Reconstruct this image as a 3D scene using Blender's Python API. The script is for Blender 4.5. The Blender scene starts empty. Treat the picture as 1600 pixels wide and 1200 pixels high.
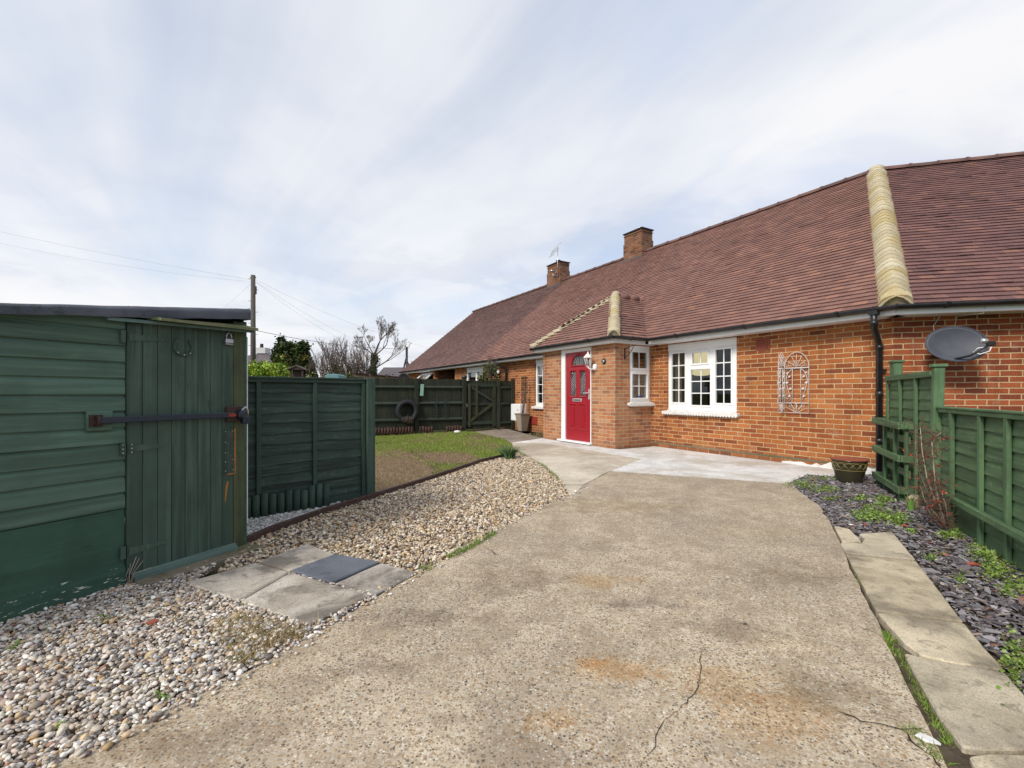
import bpy, bmesh, math, random
import numpy as np
from mathutils import Matrix, Vector
random.seed(7); RNG = np.random.default_rng(7)
R = math.radians
S = bpy.context.scene

# ------------------------------------------------------------------ camera, world, sun, exposure
EYE = 1.05; F = 700.0; HX = 800.0; HY = 615.0          # eye height, focal length and horizon of the 1600 px wide picture
cam = bpy.data.cameras.new('camera'); camo = bpy.data.objects.new('camera', cam)
S.collection.objects.link(camo); S.camera = camo
camo.location = (0, 0, EYE); camo.rotation_euler = (R(90), 0, 0)
cam.sensor_width = 36; cam.lens = 36*F/1600; cam.shift_y = (HY-600)/1600
cam.clip_start = 0.05; cam.clip_end = 3000
S.view_settings.view_transform = 'Standard'; S.view_settings.look = 'None'
S.view_settings.exposure = 0.50; S.view_settings.gamma = 1
SUN_EL, SUN_DIR = 38, (-0.66, -0.75)                   # soft sun behind the photographer's left shoulder
sl = bpy.data.lights.new('sun', 'SUN'); sl.energy = 2.3; sl.angle = R(14); sl.color = (1, .93, .82)
so = bpy.data.objects.new('sun', sl); S.collection.objects.link(so)
_e = R(SUN_EL); _v = Vector((SUN_DIR[0]*math.cos(_e), SUN_DIR[1]*math.cos(_e), math.sin(_e)))
so.rotation_euler = _v.to_track_quat('Z', 'Y').to_euler()

class B:
    """small node-tree helper"""
    def __init__(s, name, world=False):
        if world:
            s.m = bpy.data.worlds.new(name)
        else:
            s.m = bpy.data.materials.new(name)
        s.m.use_nodes = True; s.t = s.m.node_tree; s.t.nodes.clear()
        s.o = s.t.nodes.new('ShaderNodeOutputWorld' if world else 'ShaderNodeOutputMaterial')
    def n(s, ty, ins=None, **pr):
        k = s.t.nodes.new(ty)
        for a, v in pr.items(): setattr(k, a, v)
        for a, v in (ins or {}).items(): s.set(k.inputs[a], v)
        return k
    def set(s, i, v):
        if isinstance(v, bpy.types.NodeSocket): s.t.links.new(v, i)
        elif isinstance(v, (tuple, list)) and len(v) == 3 and i.type == 'RGBA': i.default_value = (*v, 1)
        else: i.default_value = v
    def mt(s, op, a, b=0.0, c=0.0, clamp=False):
        k = s.n('ShaderNodeMath', {0: a, 1: b, 2: c}, operation=op); k.use_clamp = clamp; return k.outputs[0]
    def mix(s, f, a, b, blend='MIX'):
        k = s.n('ShaderNodeMix', data_type='RGBA', blend_type=blend, clamp_factor=True)
        s.set(k.inputs[0], f); s.set(k.inputs[6], a); s.set(k.inputs[7], b); return k.outputs[2]
    def ramp(s, f, st, interp='LINEAR'):
        k = s.n('ShaderNodeValToRGB', {0: f}); e = k.color_ramp; e.interpolation = interp
        while len(e.elements) < len(st): e.elements.new(.5)
        for i, (p, c) in enumerate(st):
            e.elements[i].position = p
            e.elements[i].color = (c, c, c, 1) if isinstance(c, (int, float)) else (*c, 1)
        return k.outputs[0]
    def map(s, v, sc=(1, 1, 1), loc=(0, 0, 0), rot=(0, 0, 0)):
        return s.n('ShaderNodeMapping', {'Vector': v, 'Scale': sc, 'Location': loc, 'Rotation': rot}).outputs[0]
    def noise(s, v, sc, det=4, ro=.55, dist=0, col=False):
        k = s.n('ShaderNodeTexNoise', {'Vector': v, 'Scale': sc, 'Detail': det, 'Roughness': ro, 'Distortion': dist})
        return k.outputs[1 if col else 0]
    def vor(s, v, sc, feat='F1', out='Distance', rnd=1.0):
        k = s.n('ShaderNodeTexVoronoi', {'Vector': v, 'Scale': sc, 'Randomness': rnd}, feature=feat); return k.outputs[out]
    def obj(s): return s.n('ShaderNodeTexCoord').outputs['Object']
    def uv(s): return s.n('ShaderNodeTexCoord').outputs['UV']
    def rnd(s):
        a = s.n('ShaderNodeAttribute', attribute_name='col'); q = s.n('ShaderNodeSeparateColor', {0: a.outputs['Color']})
        return q.outputs[0], q.outputs[1], q.outputs[2]
    def col(s): return s.n('ShaderNodeAttribute', attribute_name='col').outputs['Color']
    def sep(s, v):
        q = s.n('ShaderNodeSeparateXYZ', {0: v}); return q.outputs
    def comb(s, x, y, z=0.0): return s.n('ShaderNodeCombineXYZ', {0: x, 1: y, 2: z}).outputs[0]
    def out(s, color, rough=.8, bump=None, bs=.5, bd=.01, spec=.4, metal=0.0, extra=None):
        d = {'Base Color': color, 'Roughness': rough, 'Specular IOR Level': spec, 'Metallic': metal}
        d.update(extra or {})
        p = s.n('ShaderNodeBsdfPrincipled', d)
        if bump is not None:
            b = s.n('ShaderNodeBump', {'Height': bump, 'Strength': bs, 'Distance': bd}); s.t.links.new(b.outputs[0], p.inputs['Normal'])
        s.t.links.new(p.outputs[0], s.o.inputs[0]); return s.m

def make_world():
    b = B('World', True); S.world = b.m
    sky = b.n('ShaderNodeTexSky', sky_type='NISHITA', sun_disc=False)
    sky.sun_elevation = R(SUN_EL); sky.sun_rotation = math.atan2(SUN_DIR[0], SUN_DIR[1])
    sky.air_density = 1.0; sky.dust_density = 1.5
    d = b.n('ShaderNodeTexCoord').outputs['Generated']
    x, y, z = b.sep(d)
    zz = b.mt('ADD', b.mt('MAXIMUM', z, 0.0), .14)
    p = b.comb(b.mt('DIVIDE', x, zz), b.mt('DIVIDE', y, zz), 0.0)
    pr = b.map(b.map(p, rot=(0, 0, R(-118))), sc=(.46, 1.0, 1.0), loc=(3.1, 1.7, 0))   # long streaks running away to the left
    n1 = b.noise(pr, .55, 6, .54, 1.3)
    n2 = b.noise(b.map(p, loc=(11, 4, 0)), .55, 5, .55, .4)
    n3 = b.noise(b.map(p, loc=(5, 9, 2)), 1.7, 5, .55, .6)
    cl = b.mt('ADD', b.mt('MULTIPLY', n1, .62), b.mt('MULTIPLY', n2, .38))
    mask = b.mt('MAXIMUM', b.ramp(cl, [(.36, .55), (.46, .88), (.56, 1.0)]), b.ramp(z, [(.0, 1.0), (.12, .97), (.34, 0.0)]))
    grey = b.ramp(n3, [(.43, (.60, .635, .745)), (.57, (.90, .905, .935))])
    white = b.mix(b.ramp(cl, [(.40, 0.0), (.58, 1.0)]), (.66, .72, .83), (.90, .90, .92))
    low = b.ramp(z, [(.0, 1.0), (.24, .85), (.45, 0.0)])
    ccol = b.mix(b.mt('MULTIPLY', low, b.ramp(n3, [(.40, 1.0), (.60, .15)])), white, grey)
    gl = b.n('ShaderNodeVectorMath', {0: d, 1: (-.62, .74, .26)}, operation='DOT_PRODUCT').outputs['Value']     # brighter, thinner cloud low in the left of the view
    gl = b.ramp(gl, [(.55, 0.0), (.95, 1.0)], 'EASE')
    ccol = b.mix(b.mt('MULTIPLY', gl, .50), ccol, (.97, .965, .965))
    blue = b.ramp(b.noise(b.map(b.map(p, rot=(0, 0, R(-118))), (.6, 1.1, 1), loc=(8, 2, 5)), .6, 6, .55, 1.0), [(.47, 0.0), (.66, 1.0)])
    ccol = b.mix(b.mt('MULTIPLY', b.mt('MULTIPLY', blue, b.mt('SUBTRACT', 1.0, b.mt('MULTIPLY', gl, .8))), .92), ccol, (.56, .66, .86))
    bg1 = b.n('ShaderNodeBackground', {0: sky.outputs[0], 1: .14})
    bg2 = b.n('ShaderNodeBackground', {0: ccol, 1: .74})
    mx = b.n('ShaderNodeMixShader', {0: mask, 1: bg1.outputs[0], 2: bg2.outputs[0]})
    b.t.links.new(mx.outputs[0], b.o.inputs[0])
make_world()

# ------------------------------------------------------------------ mapping from the photograph's measurements to the site plan
def G(px, py, z=0):
    Y = (EYE-z)*F/(py-HY); return ((px-HX)/F*Y, Y)
class Frame:
    def __init__(s, o, a):
        s.o, s.a = o, a; s.ax = (math.cos(a), math.sin(a)); s.ay = (-math.sin(a), math.cos(a))
    def at(s, px, py, y=0):
        r = (px-HX)/F; o = s.o
        Y = (o[0]*s.ay[0]+o[1]*s.ay[1]+y)/(r*s.ay[0]+s.ay[1]); X = r*Y
        return ((X-o[0])*s.ax[0]+(Y-o[1])*s.ax[1], EYE+(HY-py)*Y/F)
    def w(s, x, y, z=0):
        return (s.o[0]+x*s.ax[0]+y*s.ay[0], s.o[1]+x*s.ax[1]+y*s.ay[1], z)
    def loc(s, X, Y):
        dx, dy = X-s.o[0], Y-s.o[1]; return (dx*s.ax[0]+dy*s.ax[1], dx*s.ay[0]+dy*s.ay[1])
C0 = (4.808, 5.646); A1 = math.atan2(-700, 426); A2 = A1+R(44)
HF = Frame(C0, A1); RF = Frame(C0, A2)

# ------------------------------------------------------------------ mesh building
def cube_v(x0, x1, y0, y1, z0, z1):
    return [(x0,y0,z0),(x1,y0,z0),(x1,y1,z0),(x0,y1,z0),(x0,y0,z1),(x1,y0,z1),(x1,y1,z1),(x0,y1,z1)]
CF = [(0,3,2,1),(4,5,6,7),(0,1,5,4),(1,2,6,5),(2,3,7,6),(3,0,4,7)]
class P:
    def __init__(s): s.v = []; s.f = []; s.sm = []; s.c = []
    def add(s, vs, fs, smooth=False, col=None):
        o = len(s.v); s.v += [tuple(q) for q in vs]; s.f += [tuple(i+o for i in f) for f in fs]
        s.sm += [smooth]*len(fs); c = col or (random.random(), random.random(), random.random()); s.c += [c]*len(vs); return s
    def box(s, x0, x1, y0, y1, z0, z1, col=None): return s.add(cube_v(min(x0,x1), max(x0,x1), min(y0,y1), max(y0,y1), min(z0,z1), max(z0,z1)), CF, col=col)
    def bar(s, a, b, w, h, up=(0,0,1), col=None):
        a, b = Vector(a), Vector(b); d = (b-a).normalized(); up = Vector(up)
        if abs(d.dot(up)) > .98: up = Vector((0,1,0))
        sx = d.cross(up).normalized(); sz = sx.cross(d)
        vs = []
        for e in (a, b):
            for i, j in ((-1,-1),(1,-1),(1,1),(-1,1)): vs.append(e+sx*(i*w/2)+sz*(j*h/2))
        return s.add(vs, [(3,2,1,0),(4,5,6,7),(0,1,5,4),(1,2,6,5),(2,3,7,6),(3,0,4,7)], col=col)
    def tube(s, pts, r, n=8, caps=True, smooth=True, col=None, closed=False):
        pts = [Vector(p) for p in pts]; m = len(pts); rr = r if isinstance(r, (list, tuple)) else [r]*m
        vs = []; fs = []; prev = None
        for i, p in enumerate(pts):
            if closed: d = pts[(i+1) % m]-pts[i-1]
            else: d = pts[min(i+1, m-1)]-pts[max(i-1, 0)]
            d.normalize()
            if prev is None:
                up = Vector((0,0,1)) if abs(d.z) < .9 else Vector((1,0,0)); a = d.cross(up).normalized()
            else:
                a = prev-d*prev.dot(d); a = a.normalized() if a.length > 1e-6 else d.orthogonal().normalized()
            prev = a; bb = d.cross(a)
            for k in range(n):
                t = 2*math.pi*k/n; vs.append(p+(a*math.cos(t)+bb*math.sin(t))*rr[i])
        for i in range(m if closed else m-1):
            j = (i+1) % m
            for k in range(n):
                k2 = (k+1) % n; fs.append((i*n+k, i*n+k2, j*n+k2, j*n+k))
        if caps and not closed: fs += [tuple(range(n-1, -1, -1)), tuple((m-1)*n+k for k in range(n))]
        return s.add(vs, fs, smooth, col)
    def lathe(s, prof, c=(0,0,0), n=24, smooth=True, ax='z', col=None):
        vs = []; fs = []; m = len(prof)
        for r, z in prof:
            for k in range(n):
                t = 2*math.pi*k/n; a, b2 = r*math.cos(t), r*math.sin(t)
                q = (a, b2, z) if ax == 'z' else ((a, z, b2) if ax == 'y' else (z, a, b2))
                vs.append((c[0]+q[0], c[1]+q[1], c[2]+q[2]))
        for i in range(m-1):
            for k in range(n): fs.append((i*n+k, i*n+(k+1)%n, (i+1)*n+(k+1)%n, (i+1)*n+k))
        fs += [tuple(range(n-1,-1,-1)), tuple((m-1)*n+k for k in range(n))]
        return s.add(vs, fs, smooth, col)
    def prism(s, poly, a0, a1, plane='xy', col=None):
        """poly extruded along the third axis"""
        n = len(poly)
        def mk(p, a): return (p[0], p[1], a) if plane == 'xy' else ((p[0], a, p[1]) if plane == 'xz' else (a, p[0], p[1]))
        vs = [mk(p, a0) for p in poly]+[mk(p, a1) for p in poly]
        return s.add(vs, [tuple(range(n-1,-1,-1)), tuple(range(n, 2*n))]+[(i, (i+1)%n, n+(i+1)%n, n+i) for i in range(n)], col=col)
    def ball(s, c, r, n=10, col=None):
        r = r if isinstance(r, (tuple, list)) else (r, r, r); m = max(4, n//2); vs = []; fs = []
        for i in range(m+1):
            a = math.pi*i/m
            for k in range(n):
                t = 2*math.pi*k/n; vs.append((c[0]+r[0]*math.sin(a)*math.cos(t), c[1]+r[1]*math.sin(a)*math.sin(t), c[2]+r[2]*math.cos(a)))
        for i in range(m):
            for k in range(n): fs.append((i*n+k, (i+1)*n+k, (i+1)*n+(k+1)%n, i*n+(k+1)%n))
        return s.add(vs, fs, True, col)
    def build(s, name, mat, parent=None, bevel=0, loc=None, rz=0, **tags):
        me = bpy.data.meshes.new(name); me.from_pydata(s.v, [], s.f)
        bm = bmesh.new(); bm.from_mesh(me); bmesh.ops.recalc_face_normals(bm, faces=bm.faces); bm.to_mesh(me); bm.free()
        me.polygons.foreach_set('use_smooth', s.sm)
        at = me.color_attributes.new('col', 'FLOAT_COLOR', 'POINT')
        at.data.foreach_set('color', np.hstack([np.array(s.c, dtype=np.float32), np.ones((len(s.c), 1), np.float32)]).ravel())
        uv = me.uv_layers.new(name='UVMap'); co = np.array(s.v, dtype=np.float32)
        N = np.zeros(len(me.polygons)*3, np.float32); me.polygons.foreach_get('normal', N); N = np.abs(N.reshape(-1, 3))
        lt = np.zeros(len(me.polygons), np.int32); me.polygons.foreach_get('loop_total', lt)
        lv = np.zeros(len(me.loops), np.int32); me.loops.foreach_get('vertex_index', lv)
        Nf = np.repeat(N, lt, axis=0); c = co[lv]; u = np.empty((len(lv), 2), np.float32)
        zt = (Nf[:,2] > Nf[:,0]) & (Nf[:,2] > Nf[:,1]); yt = ~zt & (Nf[:,1] >= Nf[:,0]); xt = ~zt & ~yt
        u[zt] = c[zt][:, [0, 1]]; u[yt] = c[yt][:, [0, 2]]; u[xt] = c[xt][:, [1, 2]]; u[xt, 0] += .108
        uv.data.foreach_set('uv', u.ravel())
        me.materials.append(mat)
        o = bpy.data.objects.new(name, me); S.collection.objects.link(o)
        if parent: o.parent = parent
        if loc: o.location = loc
        o.rotation_euler = (0, 0, rz)
        if bevel:
            md = o.modifiers.new('bevel', 'BEVEL'); md.width = bevel; md.segments = 1; md.limit_method = 'ANGLE'; md.angle_limit = R(40)
        for k, t in tags.items(): o[k] = t
        return o
def thing(name, label, cat, loc=(0,0,0), rz=0, group=None):
    o = bpy.data.objects.new(name, None); S.collection.objects.link(o); o.empty_display_size = .1
    o.location = loc; o.rotation_euler = (0, 0, rz); o['label'] = label; o['category'] = cat
    if group: o['group'] = group
    return o
def struct(p, name, mat, **k): return p.build(name, mat, kind='structure', **k)
def copy_tree(o, parent=None):
    c = o.copy(); S.collection.objects.link(c)
    if parent: c.parent = parent
    for ch in list(o.children): copy_tree(ch, c)
    return c

def in_poly(P2, poly):
    x, y = P2[:,0], P2[:,1]; r = np.zeros(len(P2), bool); n = len(poly)
    for i in range(n):
        x0, y0 = poly[i]; x1, y1 = poly[(i+1) % n]
        c = ((y0 > y) != (y1 > y)) & (x < (x1-x0)*(y-y0)/((y1-y0) or 1e-9)+x0); r ^= c
    return r
def sample(poly, n):
    a = np.array(poly); lo, hi = a.min(0), a.max(0); out = []; m = 0
    while m < n:
        q = RNG.uniform(lo, hi, (n*2, 2)); q = q[in_poly(q, poly)]; out.append(q); m += len(q)
    return np.vstack(out)[:n]
def rotmats(yaw, tx, ty):
    cz, sz = np.cos(yaw), np.sin(yaw); cx, sx = np.cos(tx), np.sin(tx); cy, sy = np.cos(ty), np.sin(ty)
    n = len(yaw); Z = np.zeros((n,3,3)); X = Z.copy(); Yy = Z.copy()
    Z[:,0,0]=cz; Z[:,0,1]=-sz; Z[:,1,0]=sz; Z[:,1,1]=cz; Z[:,2,2]=1
    X[:,0,0]=1; X[:,1,1]=cx; X[:,1,2]=-sx; X[:,2,1]=sx; X[:,2,2]=cx
    Yy[:,1,1]=1; Yy[:,0,0]=cy; Yy[:,0,2]=sy; Yy[:,2,0]=-sy; Yy[:,2,2]=cy
    return Z@X@Yy
def scatter(name, bv, bf, pos, rot, scl, cols, mat, smooth=False, parent=None, variants=None, **tags):
    """many small pieces joined in one mesh; bv may be a list of base shapes picked at random"""
    n = len(pos); bvs = np.array(bv if isinstance(bv, list) and np.ndim(bv[0]) == 2 else [bv])
    pick = RNG.integers(0, len(bvs), n); k = bvs.shape[1]; bf = np.array(bf); L = bf.shape[1]
    V = np.einsum('nij,nkj->nki', rot, bvs[pick]*scl[:, None, :])+pos[:, None, :]
    V = V.reshape(-1, 3).astype(np.float32); Fc = (bf[None]+(np.arange(n)*k)[:, None, None]).reshape(-1).astype(np.int32)
    me = bpy.data.meshes.new(name); nf = n*len(bf)
    me.vertices.add(len(V)); me.vertices.foreach_set('co', V.ravel())
    me.loops.add(len(Fc)); me.loops.foreach_set('vertex_index', Fc)
    me.polygons.add(nf); me.polygons.foreach_set('loop_start', np.arange(0, nf*L, L, dtype=np.int32))
    me.polygons.foreach_set('loop_total', np.full(nf, L, np.int32)); me.polygons.foreach_set('use_smooth', np.full(nf, smooth))
    me.update(calc_edges=True)
    at = me.color_attributes.new('col', 'FLOAT_COLOR', 'POINT')
    C = np.ones((n, k, 4), np.float32); C[:, :, :3] = cols[:, None, :]; at.data.foreach_set('color', C.ravel())
    me.materials.append(mat); o = bpy.data.objects.new(name, me); S.collection.objects.link(o)
    if parent: o.parent = parent
    for kk, t in tags.items(): o[kk] = t
    return o
def ico(sub):
    bm = bmesh.new(); bmesh.ops.create_icosphere(bm, subdivisions=sub, radius=1); bm.verts.ensure_lookup_table()
    v = np.array([x.co[:] for x in bm.verts]); f = [[q.index for q in p.verts] for p in bm.faces]; bm.free(); return v, f
def lumpy(v, amt, n):
    out = []
    for _ in range(n):
        d = RNG.normal(0, 1, (4, 3)); d /= np.linalg.norm(d, axis=1)[:, None]
        k = 1+amt*np.tanh(2*(v@d.T)).sum(1)*.5+RNG.normal(0, amt*.25, len(v)); out.append(v*k[:, None])
    return out

# ------------------------------------------------------------------ materials
def timber(name, base, grain='x', worn=.25, wear=(.30,.27,.20), dark=.55, rough=.72, moss=None, chips=0, rust=0, hv=.35, cell=1):
    b = B(name); o = b.obj(); r1, r2, r3 = b.rnd()
    off = b.comb(b.mt('MULTIPLY', r1, 7.0), b.mt('MULTIPLY', r2, 5.0), b.mt('MULTIPLY', r3, 9.0))
    v = b.n('ShaderNodeVectorMath', {0: o, 1: off}, operation='ADD').outputs[0]
    long, sh = 1.6, 34
    sc = {'x': (long, sh, sh), 'y': (sh, long, sh), 'z': (sh, sh, long)}[grain]
    g = b.noise(b.map(v, sc), 1.0, 5, .6, .25)
    g2 = b.noise(b.map(v, tuple(q*.23 for q in sc)), 1.0, 3, .5, .9)
    sm = b.noise(o, 3.1, 4, .6); fine = b.noise(o, 19, 4, .65)
    kn = b.vor(b.map(v, {'x': (.9, 3.2, 3.2), 'y': (3.2, .9, 3.2), 'z': (3.2, 3.2, .9)}[grain]), 2.2)
    c = b.mix(b.ramp(g, [(.42, 0.0), (.57, 1.0)]), tuple(q*dark for q in base), base)
    c = b.mix(b.ramp(g2, [(.40, .75), (.54, 0.0)]), c, tuple(q*.62 for q in base))
    c = b.mix(b.mt('MULTIPLY', r1, hv), c, tuple(min(1, q*1.5+.004) for q in base))
    c = b.mix(b.mt('MULTIPLY', b.mt('LESS_THAN', kn, .05), .6), c, tuple(q*.3 for q in base))
    w = b.mt('MULTIPLY', b.ramp(b.mt('ADD', b.mt('MULTIPLY', g, .5), b.mt('MULTIPLY', fine, .5)), [(.545, 0.0), (.61, 1.0)]), worn)
    c = b.mix(w, c, wear)
    c = b.mix(b.ramp(sm, [(.50, 0.0), (.64, .5)]), c, tuple(q*.55 for q in base))
    if moss: c = b.mix(b.ramp(b.noise(o, 5.5, 5, .65), [(.42, 0.0), (.6, .8)]), c, moss)
    if chips:
        ch = b.mt('MULTIPLY', b.ramp(b.noise(b.map(o, (6, 6, 30)), 2.4, 5, .7), [(.66-.03*chips, 0.0), (.675-.03*chips, 1.0)]), .9)
        c = b.mix(ch, c, (.62, .66, .62))
    if rust: c = b.mix(b.ramp(b.noise(o, 13, 5, .7), [(.60, 0.0), (.68, .9)]), c, (.32, .13, .02))
    return b.out(c, b.mt('ADD', rough-.1, b.mt('MULTIPLY', fine, .25)), b.mt('ADD', b.mt('MULTIPLY', g, .7), b.mt('MULTIPLY', fine, .3)), .55, .006)

def brick(name, cols, mortar=(.62,.43,.235), w=.216, h=.0698, tint=None, rough_amt=1.0, stain=.5):
    b = B(name); u, v, _ = b.sep(b.uv()); uvv = b.uv()
    wob = b.noise(uvv, 9, 3, .6, col=True); wx, wy, _ = b.sep(wob)
    v2 = b.mt('ADD', v, b.mt('MULTIPLY', b.mt('SUBTRACT', wy, .5), .010)); u2 = b.mt('ADD', u, b.mt('MULTIPLY', b.mt('SUBTRACT', wx, .5), .014))
    rv = b.mt('DIVIDE', v2, h); row = b.mt('FLOOR', rv)
    off = b.mt('MULTIPLY', b.mt('FLOORED_MODULO', row, 2.0), .5)
    jit = b.n('ShaderNodeTexWhiteNoise', {'W': row}, noise_dimensions='1D').outputs[0]
    ru = b.mt('ADD', b.mt('ADD', b.mt('DIVIDE', u2, w), off), b.mt('MULTIPLY', jit, .12)); cl = b.mt('FLOOR', ru)
    fx = b.mt('MULTIPLY', b.mt('FRACT', ru), w); fy = b.mt('MULTIPLY', b.mt('FRACT', rv), h)
    dx = b.mt('MINIMUM', fx, b.mt('SUBTRACT', w, fx)); dy = b.mt('MINIMUM', fy, b.mt('SUBTRACT', h, fy))
    d = b.mt('SMOOTH_MIN', dx, dy, .004)
    fine = b.noise(uvv, 95, 4, .7)
    d = b.mt('ADD', d, b.mt('MULTIPLY', b.mt('SUBTRACT', fine, .5), .0055))
    face = b.n('ShaderNodeMapRange', {0: d, 1: .0052, 2: .0078}, interpolation_type='SMOOTHSTEP').outputs[0]
    wn = b.n('ShaderNodeTexWhiteNoise', {'Vector': b.comb(cl, row, 0.0)}, noise_dimensions='2D')
    k, k2, _ = b.sep(wn.outputs['Color'])
    st = [(i/(len(cols)-1), c) for i, c in enumerate(cols)]
    bc = b.ramp(k, st)
    bc = b.mix(b.mt('MULTIPLY', k2, .35), bc, cols[0])
    sp = b.noise(uvv, 60, 5, .75)
    bc = b.mix(b.ramp(sp, [(.36, .55), (.52, 0.0)]), bc, tuple(q*.45 for q in cols[0]))
    bc = b.mix(b.ramp(sp, [(.55, 0.0), (.78, .5)]), bc, tuple(min(1, q*1.5+.03) for q in cols[-1]))
    big = b.noise(uvv, 1.3, 4, .6)
    mo = b.mix(b.ramp(b.noise(uvv, 40, 4, .7), [(.3, .0), (.7, .6)]), mortar, tuple(q*.65 for q in mortar))
    c = b.mix(face, mo, bc)
    c = b.mix(b.mt('MULTIPLY', b.ramp(big, [(.42, 0.0), (.75, 1.0)]), stain), c, b.mix(1.0, c, (.55, .5, .45), 'MULTIPLY'))
    low = b.n('ShaderNodeMapRange', {0: b.mt('ADD', v, b.mt('MULTIPLY', big, .22)), 1: .30, 2: .10}).outputs[0]   # splash dirt near the ground
    c = b.mix(b.mt('MULTIPLY', low, .45), c, (.17, .10, .06))
    stk = b.noise(b.comb(b.mt('MULTIPLY', u, 5.0), b.mt('MULTIPLY', v, .5)), 1.0, 4, .65)
    c = b.mix(b.mt('MULTIPLY', b.ramp(stk, [(.52, 0.0), (.66, 1.0)]), .38), c, b.mix(1.0, c, (.52, .46, .42), 'MULTIPLY'))
    eff = b.mt('MULTIPLY', b.ramp(b.noise(uvv, 3.4, 5, .7), [(.58, 0.0), (.70, 1.0)]), .22); c = b.mix(eff, c, (.62, .52, .42))
    hgt = b.mt('ADD', b.mt('MULTIPLY', face, 1.0), b.mt('MULTIPLY', fine, .35*rough_amt))
    return b.out(c, .9, hgt, .9, .006, spec=.2)

def tile_mat(name, stops, patch=(.05,.032,.035), pf=.5, spec=.25):
    b = B(name); o = b.obj(); r1, r2, r3 = b.rnd()
    c = b.ramp(r1, stops)
    c = b.mix(b.mt('MULTIPLY', r3, .5), c, stops[1][1])
    n = b.noise(o, 2.3, 5, .65); f = b.noise(o, 60, 4, .7)
    c = b.mix(b.mt('MULTIPLY', b.ramp(n, [(.4, 0.0), (.7, 1.0)]), pf), c, patch)
    c = b.mix(b.ramp(f, [(.5, 0.0), (.8, .45)]), c, (.33, .22, .18))
    li = b.noise(b.map(o, loc=(3, 8, 1)), 11, 5, .75); c = b.mix(b.mt('MULTIPLY', b.ramp(li, [(.66, 0.0), (.70, .8)]), b.ramp(b.noise(o, .6, 3), [(.4, 0.0), (.6, 1.0)])), c, (.34, .31, .22))
    return b.out(c, .82, f, .4, .004, spec=spec)

def plain(name, c, rough=.5, metal=0.0, spec=.5, dirt=0.0, dc=(.2,.19,.16), sc=9, bs=0.0, emit=None):
    b = B(name); o = b.obj(); n = b.noise(o, sc, 5, .65); f = b.noise(o, sc*7, 4, .65)
    cc = b.mix(b.mt('MULTIPLY', b.ramp(n, [(.45, 0.0), (.72, 1.0)]), dirt), c, dc)
    cc = b.mix(b.mt('MULTIPLY', f, .12), cc, tuple(q*.6 for q in c))
    ex = {'Emission Color': (*emit[0], 1), 'Emission Strength': emit[1]} if emit else None
    return b.out(cc, b.mt('ADD', rough, b.mt('MULTIPLY', b.mt('SUBTRACT', n, .5), .15)), f if bs else None, bs, .003, spec=spec, metal=metal, extra=ex)

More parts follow.
